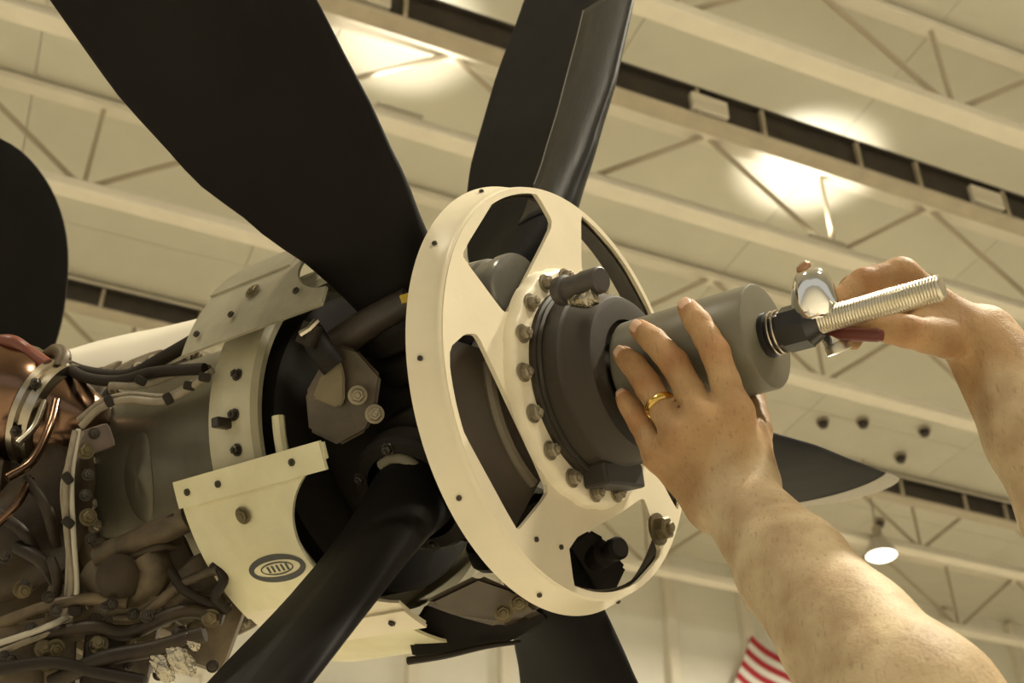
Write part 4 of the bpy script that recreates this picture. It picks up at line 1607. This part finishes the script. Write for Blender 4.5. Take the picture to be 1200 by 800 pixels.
def bulge(chain, radii):
    """finger chain joint list -> tapered capsules with a fuller pad and knuckle at each joint"""
    segs = []
    for i in range(len(chain) - 1):
        a, b = chain[i], chain[i + 1]
        ra, rb_ = radii[i], radii[i + 1]
        m = (a + b) / 2
        segs.append((a, m, ra, (ra + rb_) / 2 * 0.965))
        segs.append((m, b, (ra + rb_) / 2 * 0.965, rb_))
    return segs


# ---- left hand (nearer, wedding ring) on the grey cylinder
idxf = [cam_pt(862, 484, 1.045), cam_pt(838, 412, 1.060), cam_pt(818, 378, 1.077), cam_pt(806, 361, 1.096)]
midf = [cam_pt(828, 494, 1.047), cam_pt(790, 425, 1.077), cam_pt(766, 399, 1.095), cam_pt(750, 386, 1.113)]
rinf = [cam_pt(796, 510, 1.055), cam_pt(760, 452, 1.089), cam_pt(743, 428, 1.103), cam_pt(730, 416, 1.117)]
pinf = [cam_pt(772, 534, 1.070), cam_pt(751, 496, 1.096), cam_pt(739, 477, 1.106), cam_pt(731, 465, 1.116)]
wri = cam_pt(860, 582, 1.046)
wri_l, wri_r = cam_pt(838, 588, 1.048), cam_pt(880, 572, 1.048)
thumb = [cam_pt(882, 545, 1.062), cam_pt(886, 505, 1.095), cam_pt(880, 466, 1.145), cam_pt(868, 440, 1.18)]
elb = cam_pt(1072, 842, 0.825)
fore_m = wri * 0.62 + elb * 0.38
fore_n = wri * 0.30 + elb * 0.70
# direction across the forearm, in the picture plane, for its oval section
axd = (elb - wri) / np.linalg.norm(elb - wri)
view = wri / np.linalg.norm(wri)
thick = view - axd * (view @ axd)
thick /= np.linalg.norm(thick)
shL = np.array([0.40, -0.46, -0.68])
fwd_l = fore_m + np.array([0.010, 0.012, 0.0])
limbL = [(wri, fore_m, 0.0315, 0.0415, 0.012, (thick, 1.25)), (fore_m, fore_n, 0.0415, 0.0475, 0.012, (thick, 1.12)), (fore_n, elb, 0.0475, 0.0570, 0.012, None),
         (elb, shL, 0.056, 0.056, 0.02, None)]
palmL = []
for mc, (wx, wy, wd), r0, r1 in ((idxf[0], (876, 566, 1.050), 0.0170, 0.0150), (midf[0], (862, 575, 1.046), 0.0170, 0.0148), (rinf[0], (848, 584, 1.048), 0.0165, 0.0142), (pinf[0], (836, 592, 1.053), 0.0160, 0.0130)):
    palmL.append((mc, cam_pt(wx, wy, wd), r1, r0, 0.012, None))
    # palm flesh under the metacarpals
    palmL.append((mc * 0.55 + cam_pt(wx, wy, wd) * 0.45 + np.array([0, 0, -0.012]), cam_pt(wx, wy, wd) + np.array([0, 0, -0.008]), 0.014, 0.018, 0.012, None))
palmL.append((cam_pt(884, 560, 1.055), cam_pt(880, 505, 1.070), 0.0150, 0.0140, 0.014, None))
palmL.append((wri_l, wri_r, 0.0225, 0.0225, 0.014, None))
fingL = [bulge(idxf, (0.0135, 0.0122, 0.0112, 0.0093)), bulge(midf, (0.0137, 0.0124, 0.0112, 0.0094)), bulge(rinf, (0.0132, 0.0120, 0.0108, 0.0090)), bulge(pinf, (0.0120, 0.0106, 0.0094, 0.0080)),
         bulge(thumb, (0.0165, 0.0140, 0.0125, 0.0105))]
# ---- right hand, gripping the ratchet behind the rod
rw = cam_pt(1150, 400, 1.130)
relb = cam_pt(1335, 700, 0.985)
shR = np.array([0.66, -0.40, -0.90])
r_m = rw * 0.6 + relb * 0.4
r_n = rw * 0.3 + relb * 0.7
ri = [cam_pt(1056, 322, 1.120), cam_pt(1012, 330, 1.108), cam_pt(986, 352, 1.100), cam_pt(976, 372, 1.098)]
rm_ = [cam_pt(1046, 326, 1.145), cam_pt(1000, 338, 1.136), cam_pt(980, 364, 1.126), cam_pt(972, 386, 1.118)]
rr_f = [cam_pt(1046, 340, 1.165), cam_pt(1004, 350, 1.160), cam_pt(986, 376, 1.150), cam_pt(982, 394, 1.138)]
rp_ = [cam_pt(1056, 356, 1.180), cam_pt(1020, 368, 1.178), cam_pt(1004, 388, 1.165), cam_pt(1000, 400, 1.152)]
rt = [cam_pt(1108, 398, 1.095), cam_pt(1062, 388, 1.078), cam_pt(1022, 380, 1.082), cam_pt(996, 382, 1.090)]
limbR = [(rw, r_m, 0.0335, 0.0430, 0.012, None), (r_m, r_n, 0.0430, 0.0500, 0.012, None), (r_n, relb, 0.0500, 0.0470, 0.012, None), (relb, shR, 0.047, 0.056, 0.02, None)]
palmR = []
for mc, wp_, r0, r1 in ((ri[0], cam_pt(1132, 384, 1.118), 0.0165, 0.0150), (rm_[0], cam_pt(1132, 388, 1.132), 0.0165, 0.0150), (rr_f[0], cam_pt(1134, 394, 1.145), 0.0165, 0.0145), (rp_[0], cam_pt(1136, 400, 1.155), 0.0160, 0.0135)):
    palmR.append((mc, wp_, r1, r0, 0.012, None))
palmR.append((cam_pt(1125, 392, 1.112), cam_pt(1080, 385, 1.100), 0.020, 0.016, 0.016, None))
palmR.append((cam_pt(1110, 380, 1.125), cam_pt(1062, 350, 1.128), 0.020, 0.015, 0.014, None))
fingR = [bulge(ri, (0.0135, 0.0122, 0.0110, 0.0092)), bulge(rm_, (0.0137, 0.0122, 0.0110, 0.0092)), bulge(rr_f, (0.0130, 0.0118, 0.0106, 0.0090)), bulge(rp_, (0.0120, 0.0104, 0.0094, 0.0080)),
         bulge(rt, (0.0165, 0.0140, 0.0125, 0.0105))]
# ---- head, neck (beyond the right edge of the picture) and clothes, in the same camera-aligned coordinates
upw = np.array([0, math.cos(PITCH), -math.sin(PITCH)])            # world up
neck = (shL + shR) / 2 + upw * 0.03
face = np.array([-0.75, 0.0, -0.66]); face -= upw * (face @ upw); face /= np.linalg.norm(face)
side = np.cross(face, upw)
hc = neck + upw * 0.20 + face * 0.02
allp = np.array([p for a, b, *_ in limbL + palmL + limbR + palmR for p in (a, b)] + idxf + midf + rinf + pinf + thumb + ri + rm_ + rr_f + rp_ + rt + [hc + 0.06, hc - 0.06, neck - upw * 0.06])
G = Field(allp.min(0) - 0.075, allp.max(0) + 0.075, 0.0026)
F = G.new()
for a, b, ra, rb_, k, fl_ in limbL + palmL + limbR + palmR:
    G.capsule(F, a, b, ra, rb_, k, fl_)
G.capsule(F, shL, shR, 0.056, 0.056, 0.03)
G.capsule(F, neck - upw * 0.06, neck + upw * 0.10, 0.062, 0.056, 0.02)
G.capsule(F, hc + upw * 0.035 - face * 0.02, hc + upw * 0.03 + face * 0.025, 0.092, 0.085, 0.03)
G.capsule(F, hc - upw * 0.02 + face * 0.035, hc - upw * 0.075 + face * 0.055, 0.066, 0.040, 0.03)
G.capsule(F, hc + upw * 0.010 + face * 0.100, hc - upw * 0.022 + face * 0.122, 0.010, 0.014, 0.012)
G.capsule(F, hc + upw * 0.022 + face * 0.094 - side * 0.035, hc + upw * 0.022 + face * 0.094 + side * 0.035, 0.012, 0.012, 0.012)
for sg in (-1, 1):
    G.capsule(F, hc + side * 0.084 * sg + upw * 0.02 - face * 0.01, hc + side * 0.086 * sg - upw * 0.025, 0.015, 0.011, 0.008, (side, 2.0))
G.capsule(F, hc - upw * 0.050 + face * 0.094 - side * 0.02, hc - upw * 0.050 + face * 0.094 + side * 0.02, 0.008, 0.008, 0.008)
out = F.copy()
for ch in fingL + fingR:
    s_, Lf = local_field(G, [p for a, b, *_ in ch for p in (a, b)], 0.035)
    g = Lf.new()
    for a, b, ra, rb_ in ch:
        Lf.capsule(g, a, b, ra, rb_, 0.0035)
    out[s_] = np.minimum(out[s_], smin(F[s_], g, 0.009))
vB, qB = G.mesh(out)
vB = relax(vB, qB, 2)
del out, F


def join_mesh(parts, name):
    vs, fs, off = [], [], 0
    for v_, q_ in parts:
        vs.append(v_)
        fs.append(q_ + off)
        off += len(v_)
    vs = np.concatenate(vs)
    fs = np.concatenate(fs)
    R = np.array(CAMM.to_3x3())
    vs = vs @ R.T + np.array(CAMM.translation)
    me = bpy.data.meshes.new(name)
    me.from_pydata(vs.tolist(), [], fs.tolist())
    me.update()
    for p in me.polygons:
        p.use_smooth = True
    return me


feet = Vector(CAMM @ Vector(((shL + shR) / 2).tolist()))
feet.z = 0
person = thing('person', 'person reaching in from the right, both bare arms raised, gold ring on left hand', 'person', Matrix.Translation(feet))
PI_ = Matrix.Translation(-feet)


def person_part(name, me, material):
    me.transform(PI_)
    me.materials.append(material)
    o = bpy.data.objects.new(name, me)
    COL.objects.link(o)
    o.parent = person
    return o


body_me = join_mesh([(vB, qB)], 'body')
# sun-tanned hands (up to the wrist) and redder knuckles
tan = np.zeros(len(vB), np.float32)
for wr_, el_ in ((wri, elb), (rw, relb)):
    ax_ = (el_ - wr_) / np.linalg.norm(el_ - wr_)
    rel = vB - wr_
    near = np.linalg.norm(rel, axis=1) < 0.30
    t_ = 1.0 - np.clip((rel @ ax_ + 0.012 + 0.006 * np.sin(vB[:, 0] * 160)) / 0.020, 0, 1)
    tan = np.maximum(tan, np.where(near, t_, 0))
fl = np.zeros(len(vB), np.float32)
for ch in (idxf, midf, rinf, pinf, ri, rm_, rt):
    for j_, am in ((0, 0.5), (1, 0.75), (2, 0.35), (3, 0.8)):
        fl = np.maximum(fl, am * np.exp(-((vB - ch[j_]) ** 2).sum(1) / (2 * 0.0095 ** 2)))
for nm_, ar in (('tan', tan), ('flush', np.clip(fl * 1.4, 0, 1))):
    at_ = body_me.attributes.new(nm_, 'FLOAT', 'POINT')
    at_.data.foreach_set('value', np.ascontiguousarray(ar, np.float32))
person_part('body', body_me, M['skin'])
# shirt
mid = (shL + shR) / 2
hip = mid - upw * 0.52
sd = (shR - shL) / np.linalg.norm(shR - shL)
G = Field(np.minimum(np.minimum(shL, shR), hip) - 0.26, np.maximum(np.maximum(shL, shR), hip) + 0.26, 0.011)
F = G.new()
G.capsule(F, shL, shR, 0.070, 0.070, 0.03)
for s_ in (-0.10, 0.0, 0.10):
    G.capsule(F, mid + sd * s_ - upw * 0.06, hip + sd * s_ * 0.8, 0.105, 0.100, 0.05)
G.capsule(F, shL, elb * 0.45 + shL * 0.55, 0.068, 0.066, 0.03)
G.capsule(F, shR, relb * 0.45 + shR * 0.55, 0.068, 0.066, 0.03)
vS, qS = G.mesh(F)
person_part('shirt', join_mesh([(relax(vS, qS, 1), qS)], 'shirt'), M['shirt'])
G = Field(hc - 0.2, hc + 0.2, 0.008)
F = G.new()
G.capsule(F, hc + upw * 0.055 - face * 0.03, hc + upw * 0.062 + face * 0.02, 0.094, 0.082, 0.02)
G.capsule(F, hc - face * 0.055 + upw * 0.02, hc - face * 0.05 - upw * 0.03, 0.072, 0.055, 0.03)
vh2, qh2 = G.mesh(F)
person_part('hair', join_mesh([(vh2, qh2)], 'hair'), M['hair'])
for sg in (-1, 1):
    G = Field(hc + upw * 0.004 + face * 0.09 + side * 0.032 * sg - 0.03, hc + upw * 0.004 + face * 0.09 + side * 0.032 * sg + 0.03, 0.003)
    F = G.new()
    c_ = hc + upw * 0.004 + face * 0.088 + side * 0.032 * sg
    G.capsule(F, c_, c_ + face * 0.001, 0.0125, 0.0125, 0.001)
    ve, qe = G.mesh(F)
    person_part('eye', join_mesh([(ve, qe)], 'eye'), M['eye'])
# trousers and shoes, down to the floor
legs = bmesh.new()
hipw = Vector(CAMM @ Vector(hip.tolist()))
sdw = (CAMM.to_3x3() @ Vector(sd.tolist())); sdw.z = 0; sdw.normalize()
fw = (CAMM.to_3x3() @ Vector(face.tolist())); fw.z = 0; fw.normalize()
add_tube(legs, [hipw + Vector((0, 0, 0.10)), hipw, hipw - Vector((0, 0, 0.10))], [0.165, 0.17], 24)
for sg in (-1, 1):
    hp = hipw + sdw * 0.09 * sg
    add_tube(legs, [hp - Vector((0, 0, 0.02)), Vector((hp.x, hp.y, 0.5)) + fw * 0.02, Vector((hp.x, hp.y, 0.06))], [0.098, 0.062], 20)
lm = bpy.data.meshes.new('trousers')
bmesh.ops.recalc_face_normals(legs, faces=legs.faces[:])
legs.to_mesh(lm)
legs.free()
person_part('trousers', lm, M['trousers'])
for sg in (-1, 1):
    hp = hipw + sdw * 0.09 * sg
    bm = bmesh.new()
    c_ = Vector((hp.x, hp.y, 0.045)) + fw * 0.06
    add_box(bm, (0.095, 0.27, 0.09), frame_to(c_, c_ + Vector((0, 0, 1))) @ Matrix.Rotation(math.atan2(fw.y, fw.x) - PI / 2, 4, 'Z'), 0.03)
    bmesh.ops.recalc_face_normals(bm, faces=bm.faces[:])
    sm = bpy.data.meshes.new('shoe')
    bm.to_mesh(sm)
    bm.free()
    person_part('shoe', sm, M['shoe'])


# finger nails on the visible finger ends of the left hand
def nail(a, b, r):
    a, b = Vector(a.tolist()), Vector(b.tolist())
    d = (b - a).normalized()
    toc = (-b).normalized()
    nrm = (toc - d * toc.dot(d)).normalized()
    sdv = d.cross(nrm)
    bm = bmesh.new()
    rows = []
    for i in range(7):
        u_ = i / 6
        row = []
        for k in range(7):
            w_ = (k / 6 - 0.5) * 2
            ww = w_ * r * 0.62 * math.sin(math.acos(max(-1, min(1, (u_ - 0.5) * 1.7)))) ** 0.5
            hgt = math.sqrt(max(0, (r * 1.07) ** 2 - ww * ww)) - u_ * r * 0.12
            row.append(bm.verts.new(b + d * (u_ * 1.25 - 0.75) * r + sdv * ww + nrm * hgt))
        rows.append(row)
    for A, B in zip(rows, rows[1:]):
        for k in range(6):
            bm.faces.new((A[k], A[k + 1], B[k + 1], B[k]))
    r_ = bmesh.ops.extrude_face_region(bm, geom=bm.faces[:])
    bmesh.ops.translate(bm, vec=-nrm * 0.001, verts=[g for g in r_['geom'] if isinstance(g, bmesh.types.BMVert)])
    bmesh.ops.recalc_face_normals(bm, faces=bm.faces[:])
    me = bpy.data.meshes.new('fingernail')
    bm.to_mesh(me)
    bm.free()
    me.transform(CAMM)
    for p in me.polygons:
        p.use_smooth = True
    person_part('fingernail', me, M['nail'])


for ch, r_ in ((idxf, 0.0093), (midf, 0.0094), (rinf, 0.0090), (pinf, 0.0080)):
    nail(ch[2], ch[3], r_)

# gold ring on the ring finger
ra_ = Vector((rinf[0] * 0.40 + rinf[1] * 0.60).tolist())
rb2 = Vector(rinf[1].tolist())
mtx = CAMM @ frame_to(ra_, rb2)
bm = bmesh.new()
ro = 0.0138
add_lathe(bm, [(ro - 0.0016, -0.0028), (ro - 0.0003, -0.0030), (ro + 0.0003, -0.0015), (ro + 0.0004, 0.0), (ro + 0.0003, 0.0015), (ro - 0.0003, 0.0030), (ro - 0.0016, 0.0028), (ro - 0.0016, -0.0028)], None, 48)
ringo = obj('finger_ring', bm, M['gold'], None, True)
ringo.matrix_world = mtx
tag(ringo, 'gold wedding band on the ring finger of the hand on the cylinder', 'ring')
